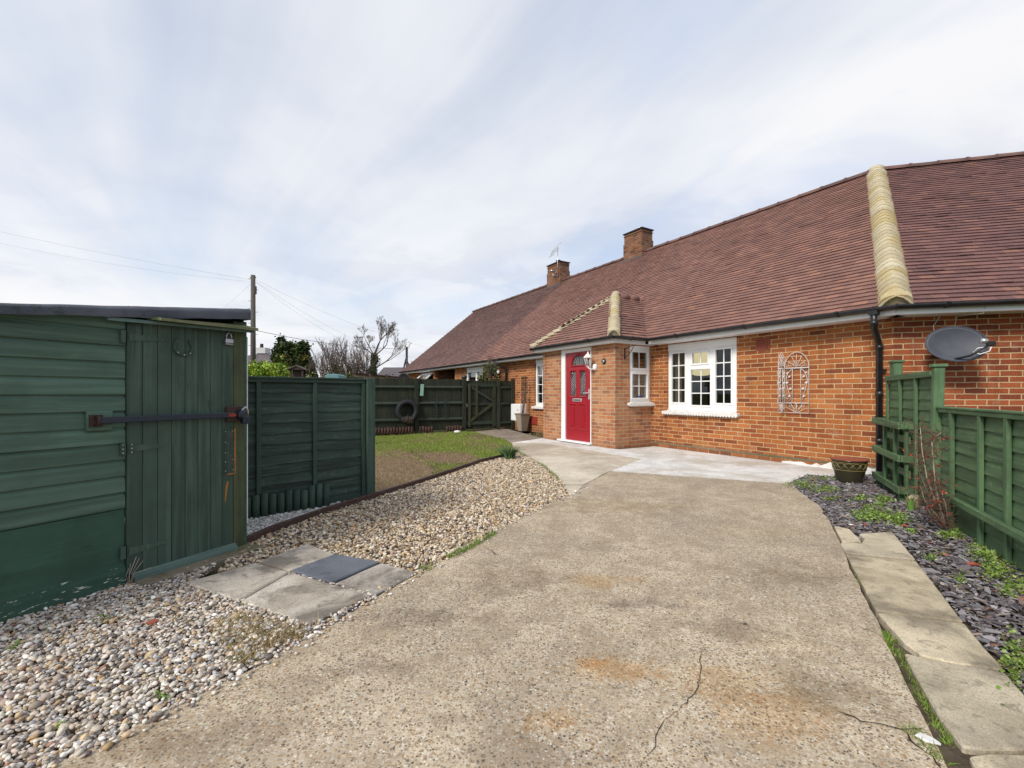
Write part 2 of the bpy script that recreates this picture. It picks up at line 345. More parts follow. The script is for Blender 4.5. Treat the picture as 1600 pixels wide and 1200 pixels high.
def concrete(name, base, base2, agg=0.0, agsc=130, stain=(.20,.16,.11), sf=.5, rust=0.0, fine=.5, dsc=1.0, patches=(), tone=False):
    b = B(name); o = b.n('ShaderNodeNewGeometry').outputs['Position']
    n1 = b.noise(o, .9*dsc, 6, .66, .5); n2 = b.noise(o, 4.2, 5, .65, .3); n3 = b.noise(b.map(o, loc=(7, 3, 1)), .55*dsc, 5, .6)
    c = b.mix(b.ramp(n2, [(.40, 0.0), (.60, 1.0)]), base, base2)
    c = b.mix(b.mt('MULTIPLY', b.ramp(n1, [(.47, 0.0), (.60, 1.0)]), sf), c, stain)
    c = b.mix(b.mt('MULTIPLY', b.ramp(n3, [(.50, 0.0), (.62, 1.0)]), .45), c, tuple(min(1, q*1.35) for q in base2))
    if tone: c = b.mix(1.0, c, b.ramp(b.n('ShaderNodeObjectInfo').outputs['Random'], [(0, (.84,.83,.82)), (.5, (1.0,.98,.95)), (1, (.92,.89,.84))]), 'MULTIPLY')
    h = b.noise(o, 70, 5, .7); dt = b.noise(o, 13, 6, .78, .6)
    c = b.mix(b.mt('MULTIPLY', b.ramp(dt, [(.36, 1.0), (.46, 0.0)]), .75*sf), c, tuple(q*.75 for q in stain))
    if agg:
        for sc, am, lc in ((agsc, agg, (0, 0, 0)), (agsc*.58, agg*.55, (3, 1, 0))):
            vo = b.n('ShaderNodeTexVoronoi', {'Vector': b.map(o, loc=lc), 'Scale': sc}, feature='F1')
            q1, q2, q3 = b.sep(vo.outputs['Color'])
            stone = b.ramp(q1, [(.0, (.045, .035, .03)), (.13, (.085, .06, .045)), (.22, (.26, .2, .15)), (.5, (.44, .33, .22)), (.70, (.36, .20, .08)), (.80, (.50, .42, .32)), (1.0, (.82, .77, .68))])
            m = b.mt('MULTIPLY', b.mt('LESS_THAN', vo.outputs['Distance'], b.mt('ADD', .28, b.mt('MULTIPLY', q2, .28))), am)
            m = b.mt('MULTIPLY', m, b.ramp(n2, [(.30, .55), (.6, 1.0)]))
            c = b.mix(m, c, stone); h = b.mt('ADD', h, b.mt('MULTIPLY', m, .6))
    if rust:
        rn = b.noise(b.map(o, (1.0, 1.6, 1), loc=(.4, 1.9, 0)), 1.15, 5, .65, .3)
        rm = b.mt('MULTIPLY', b.ramp(rn, [(.60, 0.0), (.70, 1.0)]), b.ramp(b.noise(o, 34, 4, .7), [(.36, .1), (.6, 1.0)]))
        c = b.mix(b.mt('MULTIPLY', rm, rust), c, (.42, .21, .06))
    for (X_, Y_, rx_, ry_, cc, am) in patches:
        dv = b.n('ShaderNodeVectorMath', {0: b.n('ShaderNodeVectorMath', {0: o, 1: (X_, Y_, 0)}, operation='SUBTRACT').outputs[0], 1: (1/rx_, 1/ry_, 0)}, operation='MULTIPLY').outputs[0]
        ln = b.n('ShaderNodeVectorMath', {0: dv}, operation='LENGTH').outputs['Value']
        e = b.mt('ADD', ln, b.mt('MULTIPLY', b.mt('SUBTRACT', n2, .5), 2.6)); e = b.mt('ADD', e, b.mt('MULTIPLY', b.mt('SUBTRACT', b.noise(o, 30, 4, .75), .5), 1.8))
        c = b.mix(b.mt('MULTIPLY', b.ramp(e, [(.25, 1.0), (1.0, 0.0)], 'EASE'), am), c, b.mix(1.0, c, cc, 'MULTIPLY'))
    g = b.noise(o, 170, 3, .7); c = b.mix(b.mt('MULTIPLY', b.ramp(g, [(.34, 1.0), (.52, 0.0)]), fine), c, tuple(q*.45 for q in base))
    return b.out(c, .93, h, .7, .006, spec=.15)

def attr_mat(name, rough=.7, spec=.3, bs=.3, sc=60, dk=.35, trans=0.0):
    b = B(name); c = b.col(); f = b.noise(b.obj(), sc, 4, .65)
    c = b.mix(b.mt('MULTIPLY', b.ramp(f, [(.35, 1.0), (.65, 0.0)]), dk), c, b.mix(1.0, c, (.45, .42, .4), 'MULTIPLY'))
    m = b.out(c, rough, f, bs, .003, spec=spec)
    return m

def glass_mat(name='window_glass', tint=(1, 1, 1), refl=.10, rough=.015, blotch=False):
    b = B(name)
    tr = b.n('ShaderNodeBsdfTransparent', {0: (.72*tint[0], .76*tint[1], .76*tint[2], 1)})
    gl = b.n('ShaderNodeBsdfGlossy', {0: (1, 1, 1, 1), 1: rough})
    if blotch:
        nb = b.n('ShaderNodeBump', {'Height': b.noise(b.obj(), 38, 3, .6, 1.5), 'Strength': 1.0, 'Distance': .02}); b.t.links.new(nb.outputs[0], gl.inputs['Normal'])
    fr = b.n('ShaderNodeFresnel', {0: 1.5})
    fac = b.mt('ADD', b.mt('MULTIPLY', fr.outputs[0], .75), refl-.05, clamp=True)
    mx = b.n('ShaderNodeMixShader', {0: fac, 1: tr.outputs[0], 2: gl.outputs[0]})
    b.t.links.new(mx.outputs[0], b.o.inputs[0]); return b.m

M = {}
RB = [(.20,.062,.03), (.37,.112,.036), (.47,.16,.048), (.52,.20,.065), (.34,.11,.05)]
M['brick'] = brick('red_brick', RB)
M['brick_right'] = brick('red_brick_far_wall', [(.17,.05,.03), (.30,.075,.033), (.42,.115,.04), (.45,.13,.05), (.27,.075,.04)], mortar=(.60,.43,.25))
M['brick_porch'] = brick('mottled_brick', [(.30,.14,.09), (.45,.165,.075), (.56,.25,.11), (.52,.29,.17), (.52,.18,.07)], mortar=(.54,.43,.28), stain=.3)
M['brick_old'] = brick('weathered_brick', [(.10,.05,.035), (.24,.10,.055), (.32,.15,.08), (.30,.11,.05), (.20,.12,.09)], mortar=(.27,.21,.15), stain=.8)
M['tile'] = tile_mat('plain_roof_tile', [(0, (.17,.092,.080)), (.45, (.225,.118,.098)), (.85, (.26,.138,.112)), (1, (.33,.165,.115))], pf=.28)
M['tile_dark'] = tile_mat('old_roof_tile', [(0, (.115,.068,.066)), (.45, (.155,.088,.080)), (.85, (.19,.105,.092)), (1, (.24,.13,.10))], pf=.5)
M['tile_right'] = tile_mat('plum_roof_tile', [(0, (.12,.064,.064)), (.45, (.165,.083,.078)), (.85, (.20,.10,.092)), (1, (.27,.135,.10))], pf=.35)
M['under'] = plain('roof_felt', (.02,.016,.016), .9)
def cream():
    b = B('cream_bonnet_tile'); o = b.obj(); r1, r2, r3 = b.rnd(); n = b.noise(o, 2.2, 4, .6); f = b.noise(o, 45, 4, .7)
    c = b.ramp(r1, [(0, (.43,.37,.25)), (.5, (.50,.445,.32)), (1, (.57,.52,.39))])
    c = b.mix(b.ramp(n, [(.52, 0.0), (.60, .7)]), c, (.44,.35,.17)); c = b.mix(b.ramp(f, [(.32, .5), (.5, 0.0)]), c, (.16,.12,.06))
    return b.out(c, .85, f, .4, .004, spec=.2)
M['cream'] = cream()
M['white'] = plain('white_upvc', (.86,.87,.88), .32, dirt=.10, dc=(.5,.49,.45))
M['white_rough'] = plain('white_masonry_paint', (.74,.74,.73), .8, dirt=.45, dc=(.42,.36,.30), sc=14, bs=.5)
M['black'] = plain('black_plastic', (.013,.013,.016), .32, dirt=.3, dc=(.06,.055,.05))
M['iron'] = plain('black_iron', (.012,.012,.014), .5)
M['red'] = plain('red_door_skin', (.32,.012,.022), .33, dirt=.08, dc=(.2,.01,.02))
M['chrome'] = plain('brushed_chrome', (.62,.62,.62), .3, metal=.35)
M['glass'] = glass_mat(refl=.05)
M['glass_dark'] = glass_mat('back_reflecting_glass', refl=.22)
M['glass_obs'] = glass_mat('leaded_obscure_glass', (.35,.4,.4), .20, .22, True)
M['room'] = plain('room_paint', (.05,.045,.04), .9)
M['ceil'] = plain('ceiling_paint', (.5,.46,.38), .9)
M['net'] = plain('white_blind', (.75,.77,.78), .9)
M['terra'] = plain('terracotta', (.30,.075,.04), .8, dirt=.4, dc=(.15,.05,.03), bs=.4)
M['redbox'] = plain('red_gas_box', (.28,.03,.018), .6)
M['shade'] = plain('glowing_shade', (.8,.66,.35), .8, emit=((1.0,.78,.42), .85))
SG = (.090,.160,.118)
M['shed_x'] = timber('shed_green_board', SG, 'x', worn=.22, wear=(.12,.17,.145), dark=.62)
M['shed_z'] = timber('shed_green_door', (.066,.112,.083), 'z', worn=.36, wear=(.10,.10,.08), chips=0)
M['shed_ply'] = timber('shed_green_panel', (.044,.108,.072), 'x', worn=.09, wear=(.08,.12,.10), dark=.85, hv=.1)
M['shed_skirt'] = timber('shed_skirting', (.044,.108,.072), 'x', worn=.14, wear=(.07,.11,.09), dark=.8, chips=1.6)
M['shed_rail'] = timber('shed_pale_rail', (.11,.175,.15), 'x', worn=.2, wear=(.14,.18,.15))
M['moss_z'] = timber('mossy_jamb', (.085,.095,.048), 'z', worn=.35, wear=(.15,.11,.06), moss=(.072,.10,.045))
M['moss_x'] = timber('mossy_strip', (.20,.20,.11), 'x', worn=.35, wear=(.28,.26,.15), moss=(.10,.13,.05))
M['rusty'] = timber('rust_stained_plate', (.036,.066,.050), 'z', worn=.1, wear=(.3,.14,.03), rust=1, chips=.6)
M['fx'] = timber('dark_green_fence_board', (.043,.074,.056), 'x', worn=.34, wear=(.13,.16,.15), dark=.42, hv=.35)
M['fz'] = timber('dark_green_fence_rib', (.046,.084,.062), 'z', worn=.2, wear=(.10,.12,.10), dark=.6)
M['gz'] = timber('blackish_closeboard', (.024,.030,.017), 'z', worn=.4, wear=(.075,.07,.035), dark=.5, hv=.5)
M['gx'] = timber('blackish_rail', (.030,.045,.032), 'x', worn=.25, wear=(.06,.065,.045), dark=.6)
M['gm'] = timber('mossy_batten', (.045,.05,.022), 'z', worn=.3, wear=(.08,.08,.04))
M['rx'] = timber('mid_green_lap_board', (.088,.158,.074), 'x', worn=.4, wear=(.17,.27,.13), dark=.55, hv=.35)
M['rz'] = timber('mid_green_upright', (.092,.172,.082), 'z', worn=.3, wear=(.18,.28,.15), dark=.7)
M['ry'] = timber('mid_green_crosspiece', (.088,.158,.074), 'y', worn=.2, wear=(.13,.21,.11), dark=.7)
M['edge'] = timber('old_edging_timber', (.075,.042,.035), 'x', worn=.4, wear=(.16,.12,.09))
M['log_red'] = timber('red_brown_log', (.065,.028,.020), 'z', worn=.3, wear=(.15,.08,.05))
M['pole'] = timber('weathered_pole', (.11,.095,.08), 'z', worn=.4, wear=(.22,.2,.17))
M['pale_wood'] = timber('pale_fence_wood', (.28,.22,.15), 'x', worn=.3, wear=(.4,.34,.26))
M['dark_wood'] = timber('dark_shelter_wood', (.06,.035,.03), 'x', worn=.3, wear=(.14,.1,.08))
def felt():
    b = B('roof_felt_edge'); o = b.obj(); n = b.noise(o, 4, 4, .6); f = b.noise(o, 110, 4, .7); r1, _, _ = b.rnd()
    c = b.mix(b.ramp(n, [(.4, 0.0), (.65, 1.0)]), (.10,.11,.14), (.15,.165,.20)); c = b.mix(b.mt('MULTIPLY', r1, .3), c, (.02,.022,.03))
    c = b.mix(b.ramp(b.noise(o, 6, 5, .7), [(.58, 0.0), (.68, .7)]), c, (.035,.055,.035))
    return b.out(c, .85, b.mt('ADD', b.mt('MULTIPLY', n, 2.0), f), .8, .012, spec=.25)
M['felt'] = felt()
M['lock'] = plain('galvanised_lock', (.55,.56,.58), .35, metal=.8, dirt=.4, dc=(.25,.2,.15))
M['lockbar'] = plain('navy_lock_bar', (.016,.026,.042), .4, dirt=.22, dc=(.10,.04,.035), sc=22)
M['rust'] = plain('rusty_steel', (.045,.022,.018), .7, dirt=.6, dc=(.12,.045,.02), sc=20)
def _gp(px, py): Y = EYE*F/(py-HY); return ((px-HX)/F*Y, Y)
DP_ = [(*_gp(px, py), rx, ry, cc, am) for px, py, rx, ry, cc, am in (
    (965,1048,.26,.085,(1.04,.84,.62),.8), (915,1035,.08,.05,(1.02,.80,.58),.7), (870,1128,.13,.09,(1.0,.80,.58),.7), (930,908,.16,.12,(1.0,.84,.62),.7), (1000,905,.10,.06,(1.0,.82,.6),.6), (1120,1060,.3,.16,(1.0,.84,.62),.6), (1200,1120,.3,.15,(1.05,.85,.62),.6),
    (1150,985,.26,.12,(.66,.64,.62),.6), (1010,945,.30,.08,(.62,.62,.64),.7), (640,965,.36,.10,(.66,.64,.64),.8), (560,1040,.22,.10,(.7,.68,.68),.7), (800,905,.38,.22,(.70,.68,.66),.75), (700,1120,.10,.06,(.62,.58,.56),.7), (1300,1080,.22,.12,(.68,.66,.62),.7), (1230,900,.5,.2,(.78,.76,.72),.7), (850,1180,.3,.1,(.75,.73,.72),.6), (960,790,.9,.35,(.84,.80,.72),.7), (230,1160,.2,.08,(.7,.66,.62),.7), (430,1130,.22,.10,(.74,.70,.68),.6),
    (1060,882,.10,.06,(1.35,1.36,1.40),.8), (1090,942,.16,.05,(1.35,1.33,1.32),.8), (980,1110,.24,.10,(1.2,1.2,1.2),.6), (520,1150,.4,.12,(1.15,1.15,1.18),.6), (1180,830,.5,.25,(1.14,1.12,1.05),.7), (1230,1010,.22,.10,(1.14,1.1,1.02),.6))]
M['drive'] = concrete('exposed_aggregate', (.405,.335,.245), (.60,.515,.39), agg=1.0, agsc=120, stain=(.30,.265,.21), sf=.55, rust=.0, fine=.55, patches=DP_)
M['patio'] = concrete('pale_concrete', (.62,.61,.60), (.77,.77,.765), agg=.14, agsc=160, stain=(.43,.36,.26), sf=.65, fine=.5)
M['patio_tan'] = concrete('tan_concrete', (.50,.44,.345), (.67,.61,.51), agg=.4, agsc=150, stain=(.32,.27,.2), sf=.6, fine=.5)
M['path'] = concrete('grey_path', (.24,.20,.165), (.33,.29,.25), agg=.5, agsc=110, stain=(.16,.14,.12), sf=.6, fine=.6)
M['slab'] = concrete('paving_slab', (.40,.36,.31), (.62,.58,.53), agg=.16, agsc=200, stain=(.17,.155,.14), sf=.9, fine=.7, dsc=3.4, tone=True)
M['slab_tan'] = concrete('tan_paving_slab', (.46,.405,.30), (.66,.59,.455), agg=.12, agsc=200, stain=(.21,.185,.145), sf=.85, fine=.6, dsc=2.2, tone=True)
M['slab_dark'] = concrete('slate_grey_slab', (.10,.11,.135), (.15,.165,.195), agg=0, stain=(.08,.085,.1), sf=.6, fine=.3)
M['thresh'] = concrete('mossy_threshold', (.15,.13,.09), (.22,.19,.14), agg=.1, stain=(.09,.11,.04), sf=.9)
M['crack'] = plain('crack_dirt', (.022,.017,.012), .95)
def soil(name, a, c2, sc=14):
    b = B(name); o = b.obj(); n = b.noise(o, sc, 6, .7); c = b.mix(b.ramp(n, [(.35, 0.0), (.65, 1.0)]), a, c2)
    return b.out(c, .95, n, .9, .02, spec=.1)
M['soil'] = soil('garden_soil', (.055,.04,.028), (.12,.095,.07))
M['soil_grit'] = soil('grit_bed', (.16,.12,.085), (.30,.24,.18), 40)
M['soil_slate'] = soil('slate_bed', (.035,.028,.026), (.09,.07,.06), 20)
def lawn_ground():
    b = B('lawn_soil'); o = b.obj(); n = b.noise(o, 1.1, 5, .6); f = b.noise(o, 22, 5, .7)
    c = b.mix(b.ramp(n, [(.40, 0.0), (.60, 1.0)]), (.10,.14,.025), (.20,.15,.085)); c = b.mix(b.ramp(f, [(.35, .7), (.6, 0.0)]), c, (.05,.045,.02))
    return b.out(c, .95, f, .9, .03, spec=.1)
M['lawn'] = lawn_ground()
M['field'] = soil('distant_ground', (.06,.075,.025), (.11,.11,.045), 2)
M['peb'] = attr_mat('pebble', .62, .35, .25, 120, .3)
M['slate'] = attr_mat('slate_chip', .6, .4, .4, 60, .35)
M['leaf'] = attr_mat('leaf', .5, .35, .0, 8, .25)
M['grass'] = attr_mat('grass_blade', .6, .25, .0, 6, .2)
M['bark'] = timber('grey_bark', (.10,.085,.07), 'z', worn=.4, wear=(.2,.17,.14))
M['twig'] = plain('bare_twig', (.12,.09,.075), .9)
M['twig_pale'] = plain('pale_twig', (.42,.36,.30), .8)
M['trellis_paint'] = plain('chipped_white_paint', (.62,.61,.62), .8, dirt=.5, dc=(.35,.30,.27), sc=30)
M['orange_rust'] = plain('orange_rust', (.36,.16,.03), .85, dirt=.6, dc=(.12,.08,.04), sc=40)
M['berry'] = plain('red_berry', (.32,.03,.02), .5)
M['dish'] = plain('grey_dish', (.048,.054,.075), .6, dirt=.25, dc=(.15,.15,.17))
M['tyre'] = plain('rubber', (.012,.012,.017), .75, bs=.6)
M['taupe'] = plain('taupe_planter', (.30,.255,.20), .6, dirt=.2, dc=(.2,.17,.13))
M['wire'] = plain('cable', (.03,.03,.035), .6)
M['grey_wire'] = plain('thin_cable', (.22,.23,.26), .6)
M['dist_roof'] = plain('distant_slate_roof', (.10,.085,.095), .85, dirt=.4, dc=(.06,.05,.055), sc=3)
M['dist_wall'] = plain('distant_render', (.55,.55,.55), .85)
M['turq'] = plain('turquoise_cover', (.10,.24,.25), .6, dirt=.3)
M['stone'] = plain('rough_stone', (.42,.36,.25), .9, dirt=.4, dc=(.2,.17,.11), bs=.9)
M['light_green'] = plain('pale_green_plaque', (.22,.42,.34), .7, dirt=.4, dc=(.4,.45,.4), sc=30)

# ------------------------------------------------------------------ the setting: ground, driveway, patio, path
def gp(pts): return [G(*p) for p in pts]
def sheet(p, poly, z): return p.add([(x, y, z) for x, y in poly], [tuple(range(len(poly)))])
def rough_line(pts, step=.12, amp=.008):
    out = []
    for a, b in zip(pts, pts[1:]):
        L = math.dist(a, b); n = max(1, int(L/step))
        for i in range(n):
            t = i/n; j = amp if (i or out) else 0
            out.append((a[0]+(b[0]-a[0])*t+random.uniform(-j, j), a[1]+(b[1]-a[1])*t+random.uniform(-j, j)))
    return out+[pts[-1]]
p = P(); sheet(p, [(-1500,-300),(1500,-300),(1500,2500),(-1500,2500)], -.055); struct(p, 'ground', M['field'])
# driveway
DL = gp([(911.5,758.5),(893,777),(880,778),(815,808),(740,850),(655,896),(581,937),(480,1000),(330,1078),(180,1150),(60,1208)])
d = Vector((DL[-1][0]-DL[-3][0], DL[-1][1]-DL[-3][1])).normalized(); DLe = (DL[-1][0]+d.x*5, DL[-1][1]+d.y*5)
DR = gp([(1235,756),(1254,772),(1280,790),(1300,822),(1320,868),(1340,912),(1368,968),(1404,1042),(1446,1130),(1480,1200)])
d = Vector((DR[-1][0]-DR[-3][0], DR[-1][1]-DR[-3][1])).normalized(); DRe = (DR[-1][0]+d.x*5, DR[-1][1]+d.y*5)
poly = rough_line([DLe]+DL[::-1], .10, .010)+rough_line(gp([(911.5,758.5),(954,736),(1235,756)]), .3, .004)[1:]+rough_line(DR+[DRe], .10, .008)[1:]
p = P(); p.prism(poly, -.06, 0.0); drive = struct(p, 'driveway', M['drive'])
DRIVE = poly
def crack(pts, w, name='crack', parent=None, z=.0035):
    q = P(); g = gp(pts); out = []
    for a, b in zip(g, g[1:]):
        n = max(2, int(math.dist(a, b)/.022))
        for i in range(n): t = i/n; out.append((a[0]+(b[0]-a[0])*t+random.uniform(-1,1)*.0055, a[1]+(b[1]-a[1])*t+random.uniform(-1,1)*.0055))
    out.append(g[-1]); vs = []; n = len(out)
    for i, a in enumerate(out):
        dx, dy = out[min(i+1,n-1)][0]-out[max(i-1,0)][0], out[min(i+1,n-1)][1]-out[max(i-1,0)][1]; L = math.hypot(dx, dy) or 1
        ww = w*random.uniform(.25, 1)*min(1, .2+i/(n*.15), .15+(n-1-i)/(n*.2))/2
        vs += [(a[0]-dy/L*ww, a[1]+dx/L*ww, z), (a[0]+dy/L*ww, a[1]-dx/L*ww, z)]
    q.add(vs, [(2*i, 2*i+1, 2*i+3, 2*i+2) for i in range(n-1)]); return struct(q, name, M['crack'], parent=parent)
crack([(1100,1012),(1094,1030),(1096,1058),(1086,1085),(1062,1110),(1040,1126),(1026,1150),(1024,1168),(1008,1186),(990,1212)], .0034, parent=drive)
crack([(1298,1106),(1325,1118),(1345,1128),(1380,1134),(1410,1140),(1446,1138)], .0075, parent=drive)
crack([(1410,1140),(1428,1165),(1460,1185),(1480,1215)], .008, parent=drive)
crack([(752,853),(768,861),(778,870)], .006, parent=drive)
crack([(1345,982),(1358,985),(1372,992)], .006, parent=drive)
# patio in front of the porch, a tan bay and the small broken corner piece
inner = HF.w(-3.884, 0); pc = HF.w(-3.884, -.99); pl = HF.w(-6.221, -.99)
PATIO = [pl[:2], pc[:2], inner[:2], HF.w(-.35, 0)[:2]]+gp([(1318,745),(1262,741),(1225,754),(954,734.5),(903,760)])
p = P(); p.prism([HF.w(-6.3, -.95)[:2], HF.w(-3.8,-.95)[:2], HF.w(-3.8,.05)[:2], HF.w(-.35,.05)[:2]]+rough_line(gp([(1318,745),(1262,741),(1232,755.5)]), .1, .006)+gp([(955,735.5),(1003,718),(935,706),(860,694),(800,692)]), -.06, .004)
struct(p, 'patio', M['patio'])
p = P(); p.prism(rough_line(gp([(800,692),(860,694),(935,706),(1003,718),(955,735)]), .25, .004)+rough_line(gp([(955,735),(911.7,757.6),(879,756.5),(870,742),(852,728),(826,712),(806,702),(800,692)]), .1, .008)[1:-1], -.06, .0025)
bay = struct(p, 'patio', M['patio_tan'])
p = P(); p.prism(gp([(879.5,757.6),(911.2,758.9),(893,777),(885,766)]), -.06, .0); struct(p, 'patio', M['patio_tan'])
# path towards the gate
p = P(); p.prism(rough_line(gp([(742,674),(790,669)]), .3, .01)+[HF.w(-7.0,-.75)[:2], HF.w(-6.3,-.85)[:2], HF.w(-6.25,-1.1)[:2]]+gp([(800,692),(786,684),(765,679)]), -.05, -.006); struct(p, 'path', M['path'])
# lawn soil, gravel bases, slate bed
EDG = gp([(372,855),(425,831),(500,804),(585,777),(640,760),(700,740),(752,722),(790,713)])
LAWN = gp([(742,674),(765,679),(786,684),(800,692),(804,702),(792,712)])+EDG[::-1][1:4]+[(-2.4,3.9),(-4.6,6.4),(-5.6,10.3)]+gp([(583,681)])+gp([(725,672.5)])
p = P(); sheet(p, LAWN, -.03); struct(p, 'lawn_soil', M['lawn'])
p = P(); sheet(p, gp([(790,669),(742,674)])+[(-1.0,13.2),(.6,13.8),HF.w(-6.22,.02)[:2],HF.w(-6.3,-.9)[:2]], -.024); struct(p, 'border_soil', M['soil'])
GRAV1 = EDG+gp([(803,706),(826,714),(850,729),(870,743),(882,757),(893,777),(880,779),(815,810),(740,852),(655,898)])+gp([(594,880),(524,868),(480,851),(400,880),(335,900)])+[(-1.9,3.05)]
p = P(); sheet(p, GRAV1, -.026); struct(p, 'gravel_bed', M['soil_grit'])
S0 = (-1.847, 3.10); AS = math.atan2(700, 350); SF = Frame(S0, AS)
GRAV2 = [SF.w(-.2,.02)[:2], SF.w(-2.6,.02)[:2], (-3.4,.3), (-2.6,-.6), DLe]+DL[::-1][:5]+gp([(581,937),(483,980),(288,915)])+[SF.w(0,.03)[:2]]
p = P(); sheet(p, GRAV2, -.030); struct(p, 'gravel_bed', M['soil_grit'])
WCHIP = [(-2.5,3.3),(-2.6,3.75)]+[(-2.22,3.87),(-1.40,4.66)]+EDG[::-1][3:]
p = P(); sheet(p, WCHIP, -.022); struct(p, 'gravel_bed', M['soil_grit'])
F0 = (3.56, 3.67); AF = math.atan2(-.886, -.464); FF = Frame(F0, AF)     # right hand fence, local x runs towards the camera
SLATE = gp([(1225,755),(1240,748),(1262,741),(1318,745)])+[HF.w(-.35,0)[:2], (4.9,5.7), FF.w(-1.6,.1)[:2], FF.w(3.6,.1)[:2]]+[(1.75,.2),DRe]+DR[::-1]
p = P(); sheet(p, SLATE, -.028); struct(p, 'slate_bed', M['soil_slate'])
# hump of far land
p = P()
for i in range(40):
    x = -400+i*20; h = 9+5*math.sin(i*.7)+3*math.sin(i*1.9); p.add([(x,520,-1),(x+20,520,-1),(x+20,520+30,h*.5),(x,520+30,h*.5),(x,600,h),(x+20,600,h)], [(0,1,2,3),(3,2,5,4)])
struct(p, 'hills', M['field'])

# ------------------------------------------------------------------ house pieces (local frame: x along the wall to the right, y into the house)
TP = .83; ZE = 2.12; YR = 3.7; ZR = ZE+(YR+.3)*TP
HK = math.tan(R(22))
def wallx(p, x0, x1, y, z0, z1, holes=(), depth=.10):
    xs = sorted({x0, x1, *[h[0] for h in holes], *[h[1] for h in holes]}); zs = sorted({z0, z1, *[h[2] for h in holes], *[h[3] for h in holes]})
    for a, b in zip(xs, xs[1:]):
        for c, d in zip(zs, zs[1:]):
            if any(h[0] <= a and b <= h[1] and h[2] <= c and d <= h[3] for h in holes): continue
            p.add([(a,y,c),(b,y,c),(b,y,d),(a,y,d)], [(0,1,2,3)])
    for a, b, c, d in holes:
        e = y+depth
        p.add([(a,y,c),(a,e,c),(a,e,d),(a,y,d)], [(0,1,2,3)]); p.add([(b,y,c),(b,e,c),(b,e,d),(b,y,d)], [(0,1,2,3)])
        p.add([(a,y,c),(b,y,c),(b,e,c),(a,e,c)], [(0,1,2,3)]); p.add([(a,y,d),(b,y,d),(b,e,d),(a,e,d)], [(0,1,2,3)])
def wally(p, x, y0, y1, z0, z1, holes=(), depth=-.10):
    q = P(); wallx(q, y0, y1, 0, z0, z1, holes, 1)
    for f in q.f: p.add([(x+(q.v[i][1]*depth), q.v[i][0], q.v[i][2]) for i in f], [tuple(range(len(f)))])
def tiles(p, E, A, U, Nn, alen, tlen, inside, gauge=.1, w=.165, th=.013, seed=1):
    rr = random.Random(seed); E, A, U, Nn = map(Vector, (E, A, U, Nn)); k = 0; t = -.03
    while t < tlen:
        a = -w/2*(k % 2)-w
        wav = rr.uniform(-.003, .003)
        while a < alen+w:
            if inside(a+w/2, max(t, 0)+.05):
                g = .0012; lift = rr.uniform(0, .004)+(rr.random() < .03)*.006; sk = rr.uniform(-.003, .003)+wav+.007*math.sin(a*.9+seed)+.004*math.sin(a*2.3+t)-(.03 if rr.random() < .0012 else 0)
                tt = min(t+gauge*1.18, tlen+.01)
                lo0 = E+A*(a+g)+U*(t+sk); lo1 = E+A*(a+w-g)+U*(t+sk); hi0 = E+A*(a+g)+U*tt; hi1 = E+A*(a+w-g)+U*tt
                b0 = Nn*(.010+lift); b1 = Nn*(.010+lift+th); c1 = Nn*.006
                p.add([lo0+b0, lo1+b0, hi1, hi0, lo0+b1, lo1+b1, hi1+c1, hi0+c1], [(4,5,6,7),(0,1,5,4),(1,2,6,5),(3,0,4,7)], col=(rr.random(), rr.random(), rr.random()))
            a += w
        t += gauge; k += 1
CP, SP = 1/math.sqrt(1+TP*TP), TP/math.sqrt(1+TP*TP)
UF = (0, CP, SP); NF = (0, -SP, CP)
SL = (YR+.3)/CP
def bonnets(p, a, b, n, wdt, rise, along_tilt=.35, th=.016, sag=.55, lift=.014, fill=False):
    """row of rounded bonnet tiles stepping up from a to b"""
    a, b = Vector(a), Vector(b); d = (b-a).normalized(); sx = d.cross(Vector((0,0,1))).normalized(); up = sx.cross(d)
    L = (b-a).length; st = L/n
    if fill:
        c = a+up*(rise+.0); vs = []
        for cc in (c+d*.01, c+d*.12):
            vs += [cc-sx*wdt*.88-up*wdt*.5]+[cc-sx*math.cos(math.pi*k/8)*wdt*.9+up*math.sin(math.pi*k/8)*wdt*.5 for k in range(9)]+[cc+sx*wdt*.88-up*wdt*.5]
        p.add(vs, [tuple(range(11))]+[(k, k+1, 12+k, 11+k) for k in range(10)], col=(.3,.3,.3))
    for i in range(n):
        rr = random.uniform(-.004, .004); cl = (random.random(), random.random(), random.random())
        c0 = a+d*(st*i-.01)+up*(lift+rise+rr); c1 = a+d*(st*(i+1)+.05)+up*(.006+rise)
        m = 8; vs = []
        for c, ex in ((c0, 1.0), (c1, .86)):
            for rad in (1.0, 1-th/wdt*2.4):
                for k in range(m+1):
                    t = math.pi*(k/m); vs.append(c+sx*(-math.cos(t)*wdt*ex*rad)+up*(math.sin(t)*wdt*.40*ex*rad-wdt*sag*abs(math.cos(t))**1.5))
        o = m+1; fs = []
        for k in range(m):
            fs += [(k, k+1, 2*o+k+1, 2*o+k), (k, o+k, o+k+1, k+1), (o+k, 3*o+k, 3*o+k+1, o+k+1)]
        p.add(vs, fs, True, col=cl)
        if i == n-1:
            pass
